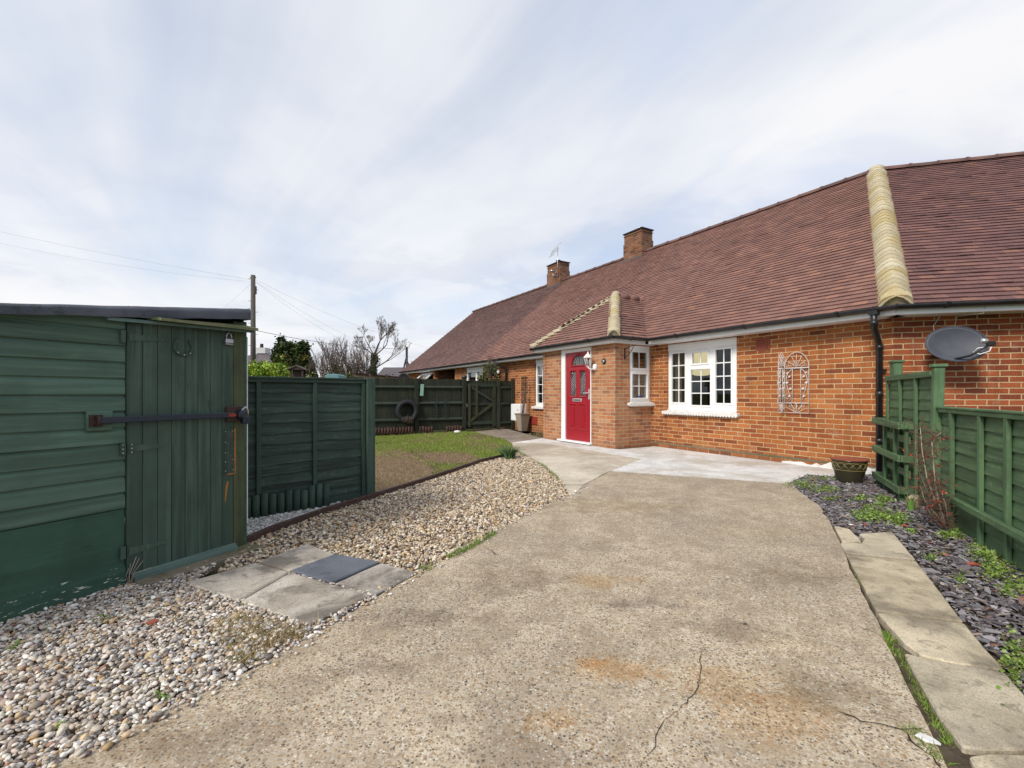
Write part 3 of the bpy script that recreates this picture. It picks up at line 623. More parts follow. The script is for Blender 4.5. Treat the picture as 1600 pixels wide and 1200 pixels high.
def ridge_row(p, x0, x1, y, z, r=.11, L=.45):
    x = x0
    while x < x1-.02:
        e = min(x+L, x1); jit = random.uniform(-.004, .004); m = 8; vs = []; cl = (random.random(),)*3
        for xx, ex in ((x+.004, 1.0), (e, .97)):
            for k in range(m+1):
                t = math.pi*k/m; vs.append((xx, y-math.cos(t)*r*ex, z+jit-.055+math.sin(t)*r*.85*ex))
        fs = [(k, k+1, m+1+k+1, m+1+k) for k in range(m)]+[tuple(range(m, -1, -1)), tuple(range(m+1, 2*m+2))]
        p.add(vs, fs, True, col=cl)
        q = [(e-.018, y-math.cos(math.pi*k/m)*r*1.07, z+jit-.055+math.sin(math.pi*k/m)*r*.94) for k in range(m+1)]+[(e+.012, y-math.cos(math.pi*k/m)*r*1.07, z+jit-.055+math.sin(math.pi*k/m)*r*.94) for k in range(m+1)]
        p.add(q, [(k, k+1, m+1+k+1, m+1+k) for k in range(m)]+[tuple(range(m, -1, -1)), tuple(range(m+1, 2*m+2))], True, col=cl)
        x = e
def gutter(p, a, b, r=.052, z=None):
    """half-round gutter with union brackets, a->b at rim height"""
    a, b = Vector(a), Vector(b); d = (b-a).normalized(); sx = d.cross(Vector((0,0,1))).normalized(); m = 8
    def arc(c, rr): return [c+sx*(math.cos(math.pi*(1+k/m))*rr)+Vector((0,0,1))*(math.sin(math.pi*(1+k/m))*rr) for k in range(m+1)]
    vs = arc(a, r)+arc(b, r)+arc(a, r-.006)+arc(b, r-.006); o = m+1
    fs = [(k, k+1, o+k+1, o+k) for k in range(m)]+[(2*o+k+1, 2*o+k, 3*o+k, 3*o+k+1) for k in range(m)]+[(0, o, 3*o, 2*o), (m, 2*o+m, 3*o+m, o+m)]
    p.add(vs, fs, True)
    for e in (a, b): p.add(arc(e, r), [tuple(range(m+1))])
    L = (b-a).length; n = max(1, int(L/.95))
    for i in range(n):
        c = a+d*(L*(i+.5)/n); vs = arc(c-d*.016, r+.007)+arc(c+d*.016, r+.007); p.add(vs, [(k, k+1, o+k+1, o+k) for k in range(m)]+[tuple(range(m, -1, -1)), tuple(range(o, 2*o))], True)
        p.box(0, 0, 0, 0, 0, 0) if False else p.bar(c+sx*(r+.0), c+sx*(r+.012)+Vector((0,0,.006)), .04, .02)
def wave_sill(p, x0, x1, y0, y1, zt, th=.05, pitch=.055):
    """tile-on-edge sill with a scalloped lower front edge"""
    n = max(2, round((x1-x0)/pitch)); pts = []
    for i in range(n):
        for k in range(6):
            t = k/6; pts.append((x0+(i+t)*(x1-x0)/n, zt-th-abs(math.sin(math.pi*t))*.030))
    pts.append((x1, zt-th)); top = [(x, zt) for x, _ in pts]; N = len(pts); yb = y1
    vs = [(x, y0, z) for x, z in pts]+[(x, y0, z) for x, z in top]+[(x, yb, z+.012) for x, z in pts]+[(x, yb, z+.02) for x, z in top]
    fs = []
    for i in range(N-1): fs += [(i, i+1, N+i+1, N+i), (N+i, N+i+1, 3*N+i+1, 3*N+i), (i+1, i, 2*N+i, 2*N+i+1)]
    fs += [(0, N, 3*N, 2*N), (N-1, 2*N+N-1, 3*N+N-1, N+N-1)]
    p.add(vs, fs)

def window(par, x0, x1, z0, z1, lights, y=.03, head=.0, sill=True, plane='y', xw=None, gm='glass', wl=None):
    """uPVC window. lights = list of (gx0, gx1, gz0, gz1, columns, rows) glass openings"""
    def tr(p):
        if plane == 'x':   # rotate the piece so that it sits in a wall of constant x, facing +x ; local x -> y, depth -> -x
            p.v = [(xw-q[1], q[0], q[2]) for q in p.v]
        return p
    f = P(); fr = .035
    xs = sorted({x0, x1, *[l[0] for l in lights], *[l[1] for l in lights]}); zs = sorted({z0, z1, *[l[2] for l in lights], *[l[3] for l in lights]})
    holes = [(l[0], l[1], l[2], l[3]) for l in lights]
    wallx(f, x0, x1, y, z0, z1, holes, .03); 
    f.add([(x0,y,z0),(x0,y+.06,z0),(x0,y+.06,z1),(x0,y,z1)], [(0,1,2,3)]); f.add([(x1,y,z0),(x1,y+.06,z0),(x1,y+.06,z1),(x1,y,z1)], [(0,1,2,3)])
    wf = tr(f).build('window', M['white'], par); wf['label'] = wl or 'white framed window with small Georgian panes'
    g = P(); q = P()
    for (a, b, c, d, nc, nr) in lights:
        s = P(); m = .030                                             # raised casement around each opening
        for bx in ((a-m, a, c-m, d+m), (b, b+m, c-m, d+m), (a, b, c-m, c), (a, b, d, d+m)): s.box(bx[0], bx[1], y-.014, y+.004, bx[2], bx[3])
        s2 = tr(s).build('casement', M['white'], wf, bevel=.003)
        g.box(a-.004, b+.004, y+.018, y+.024, c-.004, d+.004)
        for i in range(1, nc): xx = a+(b-a)*i/nc; q.box(xx-.009, xx+.009, y+.010, y+.016, c, d)
        for i in range(1, nr): zz = c+(d-c)*i/nr; q.box(a, b, y+.0085, y+.0145, zz-.009, zz+.009)
    tr(g).build('pane', M[gm], wf)
    if q.v: tr(q).build('glazing_bar', M['white'], wf)
    if head: tr(P().box(x0-.0, x1+.0, y-.012, y+.05, z1+.002, z1+head)).build('head_panel', M['white'], wf)
    if sill:
        ss = P(); ss.box(x0-.0, x1+.0, y-.045, y+.06, z0-.028, z0-.002)
        wave_sill(ss, x0-.07, x1+.06, -.085, y+.06, z0-.03, .035); tr(ss).build('sill', M['white_rough'], wf, bevel=0)
    return wf

# ================================================================== the middle bungalow with the porch
def HP(x, y, z=0): return HF.w(x, y, z)
bung = thing('brick_bungalow', 'orange brick bungalow with a projecting porch, red door and white windows', 'house', (C0[0], C0[1], 0), A1)
wx = lambda px, py, y=0: HF.at(px, py, y)
X0, X1 = -3.488, -2.085
wlz = (.735, 1.975)
p = P()
HW = [(X0, X1, .72, 1.99), (-8.02, -7.40, .71, 1.99)]
wallx(p, -11, 0, 0, -.05, 2.02, HW); p.add([(-11,7.4,-.05),(0,7.4,-.05),(0,7.4,2.02),(-11,7.4,2.02)], [(0,1,2,3)])
p.build('wall', M['brick'], bung)
p = P(); p.box(-3.87, 0, -.012, .0, .075, .098); p.build('damp_course', M['thresh'], bung)
p = P()
random.seed(3)
top = [(-1.35, .03)]+[(-1.3+i*.06, .035+random.uniform(-.012,.03)+ (.03 if i > 8 else 0)) for i in range(21)]+[(-.04, .08)]
p.prism([(-1.35, -.05)]+top+[(-.04, -.05)], -.02, -.002, 'xz'); p.build('plinth_render', M['white_rough'], bung)
# porch walls
DX0, DX1 = -5.545, -4.555
p = P(); wallx(p, -6.221, -3.884, -.99, -.05, 2.02, [(DX0, DX1, .035, 2.0)], .08)
wally(p, -3.884, -.99, 0, -.05, 2.02, [(-.60, -.045, .875, 1.985)], -.08); wally(p, -6.221, -.99, 0, -.05, 2.02)
p.build('porch_wall', M['brick_porch'], bung)
# interior seen through the glass
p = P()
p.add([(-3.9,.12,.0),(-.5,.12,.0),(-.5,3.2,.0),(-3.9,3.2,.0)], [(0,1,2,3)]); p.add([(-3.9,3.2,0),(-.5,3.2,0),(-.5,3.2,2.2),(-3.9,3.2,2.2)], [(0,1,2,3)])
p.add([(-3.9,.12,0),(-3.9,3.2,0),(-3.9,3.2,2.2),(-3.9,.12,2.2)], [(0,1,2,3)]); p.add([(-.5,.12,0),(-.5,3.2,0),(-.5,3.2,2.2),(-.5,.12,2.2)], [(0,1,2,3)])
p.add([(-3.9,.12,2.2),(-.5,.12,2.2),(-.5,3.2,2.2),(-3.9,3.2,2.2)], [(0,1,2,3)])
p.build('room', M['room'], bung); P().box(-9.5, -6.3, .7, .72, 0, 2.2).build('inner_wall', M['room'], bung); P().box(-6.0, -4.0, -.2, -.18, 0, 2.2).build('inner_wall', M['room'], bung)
def gl(px0, px1, py0, py1, nc, nr, y=0):
    a, z1 = HF.at(px0, py0, y); b_, z0 = HF.at(px1, py1, y); zt = HF.at((px0+px1)/2, py0, y)[1]; zb = HF.at((px0+px1)/2, py1, y)[1]
    return (a, b_, zb, zt, nc, nr)
L1 = gl(1050, 1070.5, 552, 628.5, 2, 4, .03); L2 = gl(1082, 1106, 549, 567.5, 2, 1, .03); L3 = gl(1080, 1110, 577, 632.5, 2, 3, .03); L4 = gl(1118.5, 1142.5, 546, 629.5, 2, 4, .03)
L4 = (L4[0], L4[1], L1[2], L1[3], 2, 4); L3 = (L3[0], L3[1], L1[2]-.045, L3[3], 2, 3); L2 = (L2[0], L2[1], L2[2], L1[3]-.02, 2, 1)
window(bung, X0, X1, .745, 1.86, [L1, L2, L3, L4], y=.03, head=.135, wl='wide white window of three lights over a scalloped white sill')
w2 = window(bung, -8.01, -7.41, .72, 1.90, [(-7.93, -7.49, .80, 1.80, 2, 4)], y=.03, head=.09, wl='narrow white window half hidden behind the porch')
w3 = window(bung, -.60, -.045, .895, 1.985, [(-.53, -.115, .965, 1.43, 2, 2), (-.53, -.115, 1.55, 1.86, 2, 1)], y=.012, plane='x', xw=-3.884, wl='small white window in the side of the porch')
p = P(); p.add([(-3.925,-.55,.93),(-3.925,-.09,.93),(-3.925,-.09,1.46),(-3.925,-.55,1.46)], [(0,1,2,3)]); p.build('blind', M['net'], w3)
for k, x in enumerate((-3.40, -2.2)):
    q = P(); n = 14
    for i in range(n):
        a, b_ = x-.05+i*.012, x-.05+(i+1)*.012; q.add([(a,.16+.012*(i%2),.75),(b_,.16+.012*((i+1)%2),.75),(b_,.16+.012*((i+1)%2),1.86),(a,.16+.012*(i%2),1.86)], [(0,1,2,3)])
    q.build('curtain', M['ceil'], bung)
# door
door = P(); door.box(DX0+.001, DX0+.13, -.985, -.91, .05, 1.997); door.box(DX1-.035, DX1-.001, -.985, -.91, .05, 1.997); door.box(DX0+.13, DX1-.035, -.985, -.91, 1.925, 1.997)
dframe = door.build('door_frame', M['white'], bung, bevel=.003)
P().box(DX0-.06, DX1+.03, -1.06, -.92, .022, .058).build('threshold', M['white'], bung, bevel=.004)
dx0, dx1, dy = DX0+.135, DX1-.04, -.955
def DP(px, py): return HF.at(px, py, -.96)
ga = [(DP(px0, 600)[0], DP(px1, 600)[0], DP(px0, py1)[1], DP(px0, py0)[1]) for px0, px1, py0, py1 in ((891.2,899.8,581,618.5), (906,914.6,580,619))]
zb, zt = ga[0][2], ga[0][3]; ga = [(a, b_, zb, zt) for a, b_, _, _ in ga]
fx0, fx1 = DP(893.5, 570)[0], DP(915.5, 570)[0]; fz0 = DP(904, 570.3)[1]; fr_ = (fx1-fx0)/2; fcx = (fx0+fx1)/2; fh = DP(904, 555)[1]-fz0
p = P()
# door leaf: skin with two rectangular lights and an arched one, built from strips
N = 20; arch = [(fcx-fr_*math.cos(math.pi*i/N), fz0+fh*math.sin(math.pi*i/N)**.9) for i in range(N+1)]
wallx(p, dx0, dx1, dy, .055, fz0, [g for g in ga], .03)
for i in range(N):
    (xa, za), (xb, zb_) = arch[i], arch[i+1]
    p.add([(xa,dy,za),(xb,dy,zb_),(xb,dy,1.925),(xa,dy,1.925)], [(0,1,2,3)]); p.add([(xa,dy,za),(xb,dy,zb_),(xb,dy+.03,zb_),(xa,dy+.03,za)], [(0,1,2,3)])
for a, b_ in ((dx0, fx0), (fx1, dx1)): p.add([(a,dy,fz0),(b_,dy,fz0),(b_,dy,1.925),(a,dy,1.925)], [(0,1,2,3)])
leaf = p.build('door', M['red'], bung); leaf['label'] = 'crimson panelled front door with an arched light'
def ring(p, pts, w, y0, y1):
    """raised moulding following a closed outline in the xz plane"""
    n = len(pts); c = (sum(q[0] for q in pts)/n, sum(q[1] for q in pts)/n); vs = []
    out = []
    for i in range(n):
        a, b_, d_ = Vector(pts[i-1]), Vector(pts[i]), Vector(pts[(i+1) % n]); e1 = (b_-a).normalized(); e2 = (d_-b_).normalized()
        n1 = Vector((e1.y, -e1.x)); n2 = Vector((e2.y, -e2.x)); m = (n1+n2); m = m/max(.3, m.length_squared/2)
        if m.dot(b_-Vector(c)) < 0: m = -m
        out.append(b_+m*w)
    for i in range(n): vs += [(pts[i][0], y1, pts[i][1]), ((pts[i][0]+out[i][0])/2, y0, (pts[i][1]+out[i][1])/2), (out[i][0], y1, out[i][1])]
    fs = []
    for i in range(n): j = (i+1) % n; fs += [(3*i, 3*j, 3*j+1, 3*i+1), (3*i+1, 3*j+1, 3*j+2, 3*i+2)]
    p.add(vs, fs)
def rect(a, b_, c, d_): return [(a, c), (b_, c), (b_, d_), (a, d_)]
p = P()
for g in ga: ring(p, rect(*g), .040, dy-.022, dy+.001)
ring(p, arch, .040, dy-.022, dy+.001)
lz0, lz1 = DP(904, 670)[1], DP(904, 633)[1]
for g in ga:
    a, b_ = g[0]-.012, g[1]+.012; ring(p, rect(a, b_, lz0, lz1), .034, dy-.024, dy+.001); ring(p, rect(a+.05, b_-.05, lz0+.055, lz1-.055), .02, dy-.006, dy+.001)
    p.box(a+.052, b_-.052, dy-.012, dy+.002, lz0+.058, lz1-.058)
p.build('moulding', M['red'], leaf)
p = P()
for g in ga: p.box(g[0]-.01, g[1]+.01, dy+.016, dy+.022, g[2]-.01, g[3]+.01)
p.build('door_glass', M['glass_obs'], leaf)
p = P(); p.prism(arch, dy+.016, dy+.022, 'xz'); p.build('fanlight', M['glass_obs'], leaf)
for g in ga:                                                        # leading in the lights
    p = P()
    for k in range(-3, 12):
        z = g[2]+k*.055; a, b_ = g[0], g[1]; z1_, z2_ = z, z+(b_-a)*.9
        if z1_ > g[2] and z2_ < g[3]: p.bar((a, dy+.013, z1_), (b_, dy+.013, z2_), .004, .004)
    p.build('leading', M['chrome'], leaf)
p = P()
for k in (-.5, -.2, .2, .5): p.bar((fcx+k*.15, dy+.013, fz0), (fcx+k*fr_*1.1, dy+.013, fz0+fh*.75), .004, .004)
p.build('leading', M['chrome'], leaf)
p = P(); a, b_ = DP(895, 625)[0], DP(909, 625)[0]; z = DP(902, 625)[1]; p.box(a, b_, dy-.016, dy, z-.032, z+.032); lbx = p.build('letterbox', M['chrome'], leaf, bevel=.006)
P().box(a+.025, b_-.025, dy-.019, dy-.0155, z-.012, z+.012).build('flap', M['iron'], lbx)
p = P(); hx, hz = dx1-.055, DP(918, 614)[1]; p.box(hx-.018, hx+.018, dy-.012, dy, hz-.13, hz+.08); p.tube([(hx, dy-.01, hz), (hx, dy-.055, hz), (hx-.02, dy-.062, hz), (hx-.13, dy-.058, hz-.004)], .010, 8); p.build('handle', M['chrome'], leaf)
# roof of the middle house
def under(p, pts): p.add(pts, [tuple(range(len(pts)))])
def inside_main(x, t):
    y = -.3+t*CP
    if x+(-11) > -y*HK-.02: return False
    return True
roof = P()
under(roof, [(-11,-.3,ZE),(.3*HK,-.3,ZE),(-YR*HK,YR,ZR),(-11,YR,ZR)]); under(roof, [(-11,YR,ZR),(-YR*HK,YR,ZR),(-3.3,7.7,ZE),(-11,7.7,ZE)])
rf = roof.build('roof', M['under'], bung)
def inm(x, t):
    y = -.3+t*CP; X = x-11.0
    if X > -y*HK+.03: return False
    if -6.2 < X < -3.9 and y < (1.0-abs(X+5.052)*.86-.12) : return False      # hidden under the porch roof
    return True
p = P(); tiles(p, (-11,-.3,ZE+.004), (1,0,0), UF, NF, 11.4, SL, inm, seed=5); tp = p.build('roof_tiles', M['tile'], rf)
# porch roof
CX, HWD = -5.052, 1.32; EY = -1.17; AZ = ZE+HWD*TP; AY = EY+HWD; BY = (AZ-ZE)/TP-.3
p = P(); A_, B_, C_, D_ = (CX-HWD, EY, ZE), (CX+HWD, EY, ZE), (CX, AY, AZ), (CX, BY, AZ)
under(p, [A_, B_, C_]); under(p, [B_, (CX+HWD, -.3, ZE), D_, C_]); under(p, [(CX-HWD, -.3, ZE), A_, C_, D_])
prf = p.build('porch_roof', M['under'], bung)
p = P()
tiles(p, (CX-HWD, EY, ZE+.004), (1,0,0), UF, NF, 2*HWD, HWD/CP, lambda x, t: t*CP-.06 < x < 2*HWD-t*CP+.06, seed=8)
tiles(p, (CX+HWD, EY, ZE+.004), (0,1,0), (-CP,0,SP), (SP,0,CP), 3.2, HWD/CP, lambda x, t: t*CP-.06 < x and EY+x < -.3+t*CP+.09, seed=9)
tiles(p, (CX-HWD, EY, ZE+.004), (0,1,0), (CP,0,SP), (-SP,0,CP), 3.2, HWD/CP, lambda x, t: t*CP-.06 < x and EY+x < -.3+t*CP+.09, seed=10)
p.build('roof_tiles', M['tile'], prf)
p = P(); bonnets(p, (B_[0]+.02, B_[1]-.02, B_[2]), (C_[0], C_[1], C_[2]), 17, .125, .045, fill=True); bonnets(p, (A_[0]-.02, A_[1]-.02, A_[2]), (C_[0], C_[1], C_[2]), 14, .085, .012, lift=.05, fill=True)
p.ball((C_[0], C_[1]+.02, C_[2]+.06), (.10,.10,.075)); hp = p.build('hip_tiles', M['cream'], prf)
p = P()
for i in range(3): y0 = AY+.10+i*.3; p.tube([(CX, y0, AZ+.005), (CX, y0+.3, AZ+.005)], .085, 12)
p.build('ridge_tiles', M['tile'], prf)
# fascias, soffits, gutters
p = P(); 
for a, b_ in ((-11, -6.42), (-3.70, .3*HK)): p.box(a, b_, -.30, -.278, 2.0, 2.115); p.box(a, b_, -.278, .0, 2.004, 2.016)
p.box(CX-HWD+.03, CX+HWD-.03, EY+.01, EY+.032, 2.0, 2.115); p.box(CX+HWD-.052, CX+HWD-.03, EY+.032, -.302, 2.0, 2.115); p.box(CX-HWD+.03, CX-HWD+.052, EY+.032, -.302, 2.0, 2.115)
p.box(CX-HWD+.06, CX+HWD-.06, EY+.034, -.98, 2.004, 2.016); p.box(-3.884, CX+HWD-.055, -.99, -.0, 2.004, 2.016)
p.build('fascia', M['white'], bung, bevel=.002)
p = P(); gutter(p, (-11, -.355, 2.105), (-6.47, -.355, 2.105)); gutter(p, (-3.62, -.355, 2.105), (.17, -.355, 2.105))
gutter(p, (CX-HWD-.03, EY-.045, 2.105), (CX+HWD+.06, EY-.045, 2.105)); gutter(p, (CX+HWD+.045, EY-.05, 2.1045), (CX+HWD+.045, -.33, 2.1045)); gutter(p, (CX-HWD-.045, EY-.05, 2.1045), (CX-HWD-.045, -.33, 2.1045))
p.build('gutter', M['black'], bung)
# hip and ridge tiles
p = P(); bonnets(p, (.33*HK, -.33, ZE), (-YR*HK, YR, ZR), 44, .170, .035, fill=True); p.ball((-YR*HK, YR, ZR+.03), (.14,.14,.085)); p.build('hip_tiles', M['cream'], rf)
p = P(); ridge_row(p, -11, -YR*HK-.1, YR, ZR+.03); p.build('ridge_tiles', M['tile_dark'], rf)
# downpipe at the corner
p = P(); p.tube([(-.075, -.36, 2.06), (-.075, -.36, 1.90), (-.085, -.33, 1.86), (-.115, -.12, 1.71), (-.12, -.075, 1.66), (-.12, -.075, -.03)], .036, 12)
for z in (1.92, 1.64, 1.05, .45): p.tube([(-.12 if z < 1.7 else -.075, -.075 if z < 1.7 else -.36, z-.03), (-.12 if z < 1.7 else -.075, -.075 if z < 1.7 else -.36, z+.03)], .043, 12)
for z in (1.35, .75): p.box(-.175, -.065, -.06, -.0, z-.012, z+.012)
p.box(-.12, -.03, -.40, -.32, 2.02, 2.07); p.build('downpipe', M['black'], bung, label='black downpipe with an offset bend at the corner')
p = P(); p.tube([(-9.75,-.355,2.06),(-9.75,-.355,1.97),(-9.62,-.2,1.90),(-9.52,-.07,1.82),(-9.50,-.06,1.75),(-9.50,-.06,.0)], .034, 10); p.build('downpipe', M['black'], bung, label='black downpipe behind the garden gate')
# terracotta air brick and the red gas box
p = P(); ax0, ax1, az0, az1 = -1.762, -1.535, 1.735, 1.92
wallx(p, ax0, ax1, -.008, az0, az1, [(ax0+.02+i*.0275, ax0+.035+i*.0275, az0+.015+j*.0275, az0+.030+j*.0275) for i in range(7) for j in range(6)], .006)
p.build('air_vent', M['terra'], bung); P().box(ax0, ax1, -.0015, -.0005, az0, az1).build('vent_back', M['iron'], bung)
p = P(); a, b_ = -8.17, -7.89; p.box(a, b_, -.03, 0, .18, .41); p.build('gas_box', M['redbox'], bung, bevel=.01)
def chimney(par, x0, x1, y0, y1, zt, pots, label):
    p = P(); zz = zt-.07; zo = 4.9
    p.box(x0, x1, y0, y1, zo, zt-.33); p.box(x0+.02, x1-.02, y0+.02, y1-.02, zt-.33, zt-.02); p.box(x0-.0, x1+.0, y0-.0, y1+.0, zt-.10, zt-.08)
    for f in (0,): pass
    c = p.build('chimney', M['brick_old'], par); c['label'] = label
    P().box(x0-.015, x1+.015, y0-.015, y1+.015, zt-.02, zt+.012).build('capping', M['iron'], c)
    q = P()
    for (x, m, h, r) in pots: q.lathe([(r*1.15, zt+.01), (r, zt+.03), (r, zt+h-.03), (r*1.15, zt+h-.02), (r*1.15, zt+h)], ((x), (y0+y1)/2, 0), 14)
    q.build('chimney_pot', M[pots[0][1]], c)
    P().box(x0-.05, x1+.05, y0-.06, y0+.0, zo, 5.27).build('flashing', M['dist_roof'], c)
    return c
chimney(rf, -8.065, -7.29, 3.45, 3.95, 6.13, [(-7.62, 'lock', .13, .055)], 'tall weathered brick chimney with a silver flue')

# ================================================================== far end of the terrace
left = thing('brick_bungalow', 'far neighbouring brick bungalow with darker tiles and an aerial on its chimney', 'house', HP(-11, 0), A1)
def LX(x): return x+11
p = P(); wallx(p, -8.1, 0, 0, -.05, 2.02, [(-6.2, -4.68, 1.1, 1.98), (-4.47, -2.45, .0, 2.0), (-1.47, -.13, 1.0, 1.98)], .12)
p.add([(-8.1,0,-.05),(-8.1,7.4,-.05),(-8.1,7.4,2.05),(-8.1,3.7,5.2),(-8.1,0,2.05)], [(0,1,2,3,4)])
p.build('wall', M['brick'], left)
p = P(); p.box(-4.47, -2.45, 1.0, 1.05, 0, 2.0); p.add([(-4.47,.12,0),(-4.47,1,0),(-4.47,1,2),(-4.47,.12,2)], [(0,1,2,3)]); p.build('recess', M['brick_old'], left)
window(left, -1.46, -.14, 1.12, 1.90, [(-1.36, -.72, 1.2, 1.8, 1, 1), (-.62, -.22, 1.2, 1.8, 1, 1)], y=.03, head=.08, sill=False, wl='white window behind the gate')
p = P()
for i in range(3): pass
ow = P(); c, s_ = math.cos(R(48)), math.sin(R(48))                    # top-hung sash standing open
def OW(x, t, d=0): return (x, -t*s_-d*c, 1.90-t*c+d*s_)
for (x0, x1, t0, t1) in ((-6.1,-6.0,0,.55), (-4.85,-4.75,0,.55), (-6.0,-4.85,0,.08), (-6.0,-4.85,.47,.55)):
    ow.add([OW(x0,t0),OW(x1,t0),OW(x1,t1),OW(x0,t1),OW(x0,t0,.04),OW(x1,t0,.04),OW(x1,t1,.04),OW(x0,t1,.04)], CF)
o_ = ow.build('window', M['white'], left, label='top hung white window standing open')
P().add([OW(-6.0,.08,.02),OW(-4.85,.08,.02),OW(-4.85,.47,.02),OW(-6.0,.47,.02)], [(0,1,2,3)]).build('pane', M['glass_dark'], o_)
P().box(-6.2, -4.68, .05, .09, 1.86, 1.98).build('head_panel', M['white'], o_)
P().box(-6.2, -4.75, .6, .62, 0, 2.0).build('inner_wall', M['room'], left); P().box(-1.5, -.1, .6, .62, 0, 2).build('inner_wall', M['room'], left)
p = P(); under(p, [(-8.25,-.3,ZE),(0,-.3,ZE),(0,YR,ZR),(-8.25,YR,ZR)]); under(p, [(-8.25,YR,ZR),(0,YR,ZR),(0,7.7,ZE),(-8.25,7.7,ZE)]); lrf = p.build('roof', M['under'], left)
p = P(); tiles(p, (-8.25,-.3,ZE+.004), (1,0,0), UF, NF, 8.25, SL, lambda x, t: .05 < x < 8.22, seed=12); p.build('roof_tiles', M['tile_dark'], lrf)
p = P(); ridge_row(p, -8.3, 0, YR, ZR+.03); p.build('ridge_tiles', M['tile_dark'], lrf)
p = P(); p.box(-8.25, -.002, -.30, -.278, 2.0, 2.115); p.box(-8.25, -.002, -.278, 0, 2.004, 2.016); p.build('fascia', M['white'], left)
p = P(); gutter(p, (-8.3, -.355, 2.105), (-.003, -.355, 2.105)); p.build('gutter', M['black'], left)
lch = chimney(lrf, -1.24, -.38, 3.45, 3.93, 6.14, [(-.80, 'iron', .16, .08)], 'short weathered brick chimney carrying a white aerial mast')
p = P(); mx_, my_ = -.44, 3.38; p.tube([(mx_, my_, 5.55), (mx_, my_, 6.62)], .016, 8)
p.tube([(mx_, my_, 5.6), (mx_-.16, my_-.1, 5.6), (mx_-.16, my_-.1, 5.72)], .014, 6); p.lathe([(.0, 0), (.09, .02), (.12, .05)], (mx_-.17, my_-.12, 5.72), 12)
for k in range(7): t = k/6; c = Vector((mx_-.30+.55*t, my_-.1, 6.45+.18*t)); p.tube([c-Vector((0,.08,.16)), c+Vector((0,.08,.16))], .006, 5)
p.tube([(mx_-.34, my_-.1, 6.43), (mx_+.28, my_-.1, 6.64)], .010, 6)
for dz in (-.13,.13): p.tube([(mx_-.30, my_-.12, 6.5+dz), (mx_-.22, my_+.02, 6.5+dz*.4)], .007, 5)
p.build('aerial', M['lock'], lch)
P().lathe([(.0,-.03),(.07,-.028),(.075,0),(.0,.03)], (0,0,0), 14, ax='y').build('wall_light', M['white'], bung, loc=(-9.98,-.05,1.73))

# ================================================================== right hand house behind the hip
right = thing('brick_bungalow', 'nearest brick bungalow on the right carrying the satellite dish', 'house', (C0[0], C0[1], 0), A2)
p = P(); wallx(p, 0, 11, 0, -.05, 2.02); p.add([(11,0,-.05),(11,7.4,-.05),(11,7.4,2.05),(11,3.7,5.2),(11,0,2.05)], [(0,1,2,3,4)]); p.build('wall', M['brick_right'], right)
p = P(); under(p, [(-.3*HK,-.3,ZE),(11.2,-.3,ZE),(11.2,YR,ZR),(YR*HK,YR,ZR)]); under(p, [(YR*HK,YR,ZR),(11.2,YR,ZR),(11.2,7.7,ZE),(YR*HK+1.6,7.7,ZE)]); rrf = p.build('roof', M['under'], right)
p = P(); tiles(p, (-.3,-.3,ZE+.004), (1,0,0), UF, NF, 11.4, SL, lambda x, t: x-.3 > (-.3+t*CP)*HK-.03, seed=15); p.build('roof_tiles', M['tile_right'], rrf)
p = P(); ridge_row(p, YR*HK+.1, 11.2, YR, ZR+.03); p.build('ridge_tiles', M['tile_dark'], rrf)
p = P(); p.box(-.28*HK, 11.2, -.30, -.278, 2.0, 2.115); p.box(-.2*HK, 11.2, -.278, 0, 2.004, 2.016); p.build('fascia', M['white'], right)
p = P(); gutter(p, (-.17, -.355, 2.1055), (11.2, -.355, 2.1055)); p.build('gutter', M['black'], right)
p = P(); sheet(p, gp([(1392,1000),(1408,1006),(1440,1030),(1464,1072),(1500,1132),(1536,1178),(1640,1420),(1500,1420),(1478,1200),(1440,1120),(1400,1036)]), -.010); struct(p, 'gap_soil', M['soil'])

# ================================================================== the shed
shed = thing('garden_shed', 'green weatherboarded shed with a felt roof and a plank door barred shut', 'shed', (S0[0], S0[1], 0), AS)
def sroof(x): return 1.563+.126*x          # underside of the roof edge
XD0, XD1 = -.685, -.100
p = P(); z = .418; k = 0
while z < 1.56:
    z1 = z+.0895
    xa, xb = -2.35, XD0-.004
    def zc(x, zz): return min(zz, sroof(x)+.01)
    n = 8
    for i in range(n):
        a, b_ = xa+(xb-xa)*i/n, xa+(xb-xa)*(i+1)/n
        if zc(b_, z1)-z < .004: continue
        A0, A1_ = max(zc(a, z), 0), zc(a, z1); B0_, B1_ = zc(b_, z), zc(b_, z1)
        cl = (((k*37) % 10)/10, ((k*53) % 10)/10, ((k*71) % 10)/10)
        def cut(zz, zf): return min(zz, zf)
        zs_ = [z, z+.003, z+.066, z+.081, z1]; ys = [-.019, -.022, -.0205, -.0105, -.0095]
        vs = []
        for x in (a, b_):
            for q, y in zip(zs_, ys): vs.append((x, y, min(q, sroof(x)+.01)))
            vs.append((x, .012, min(z1, sroof(x)+.01))); vs.append((x, .012, min(z, sroof(x)+.01)))
        p.add(vs, [(j, 7+j, 7+(j+1) % 7, (j+1) % 7) for j in range(7)]+[tuple(range(7)), tuple(range(13, 6, -1))], col=cl)
    z = z1; k += 1
p.build('weatherboards', M['shed_x'], shed)
P().box(-2.35, XD0-.004, -.016, .012, .095, .414).build('lower_panel', M['shed_ply'], shed, bevel=.002)
p = P(); p.prism([(-.012,.10),(-.018,.098),(-.040,-.05),(.01,-.05),(.01,.10)], -2.35, XD0-.002, 'yz'); 
p.v = [(q[0], q[1], q[2]) for q in p.v]; p.build('skirting_board', M['shed_skirt'], shed)
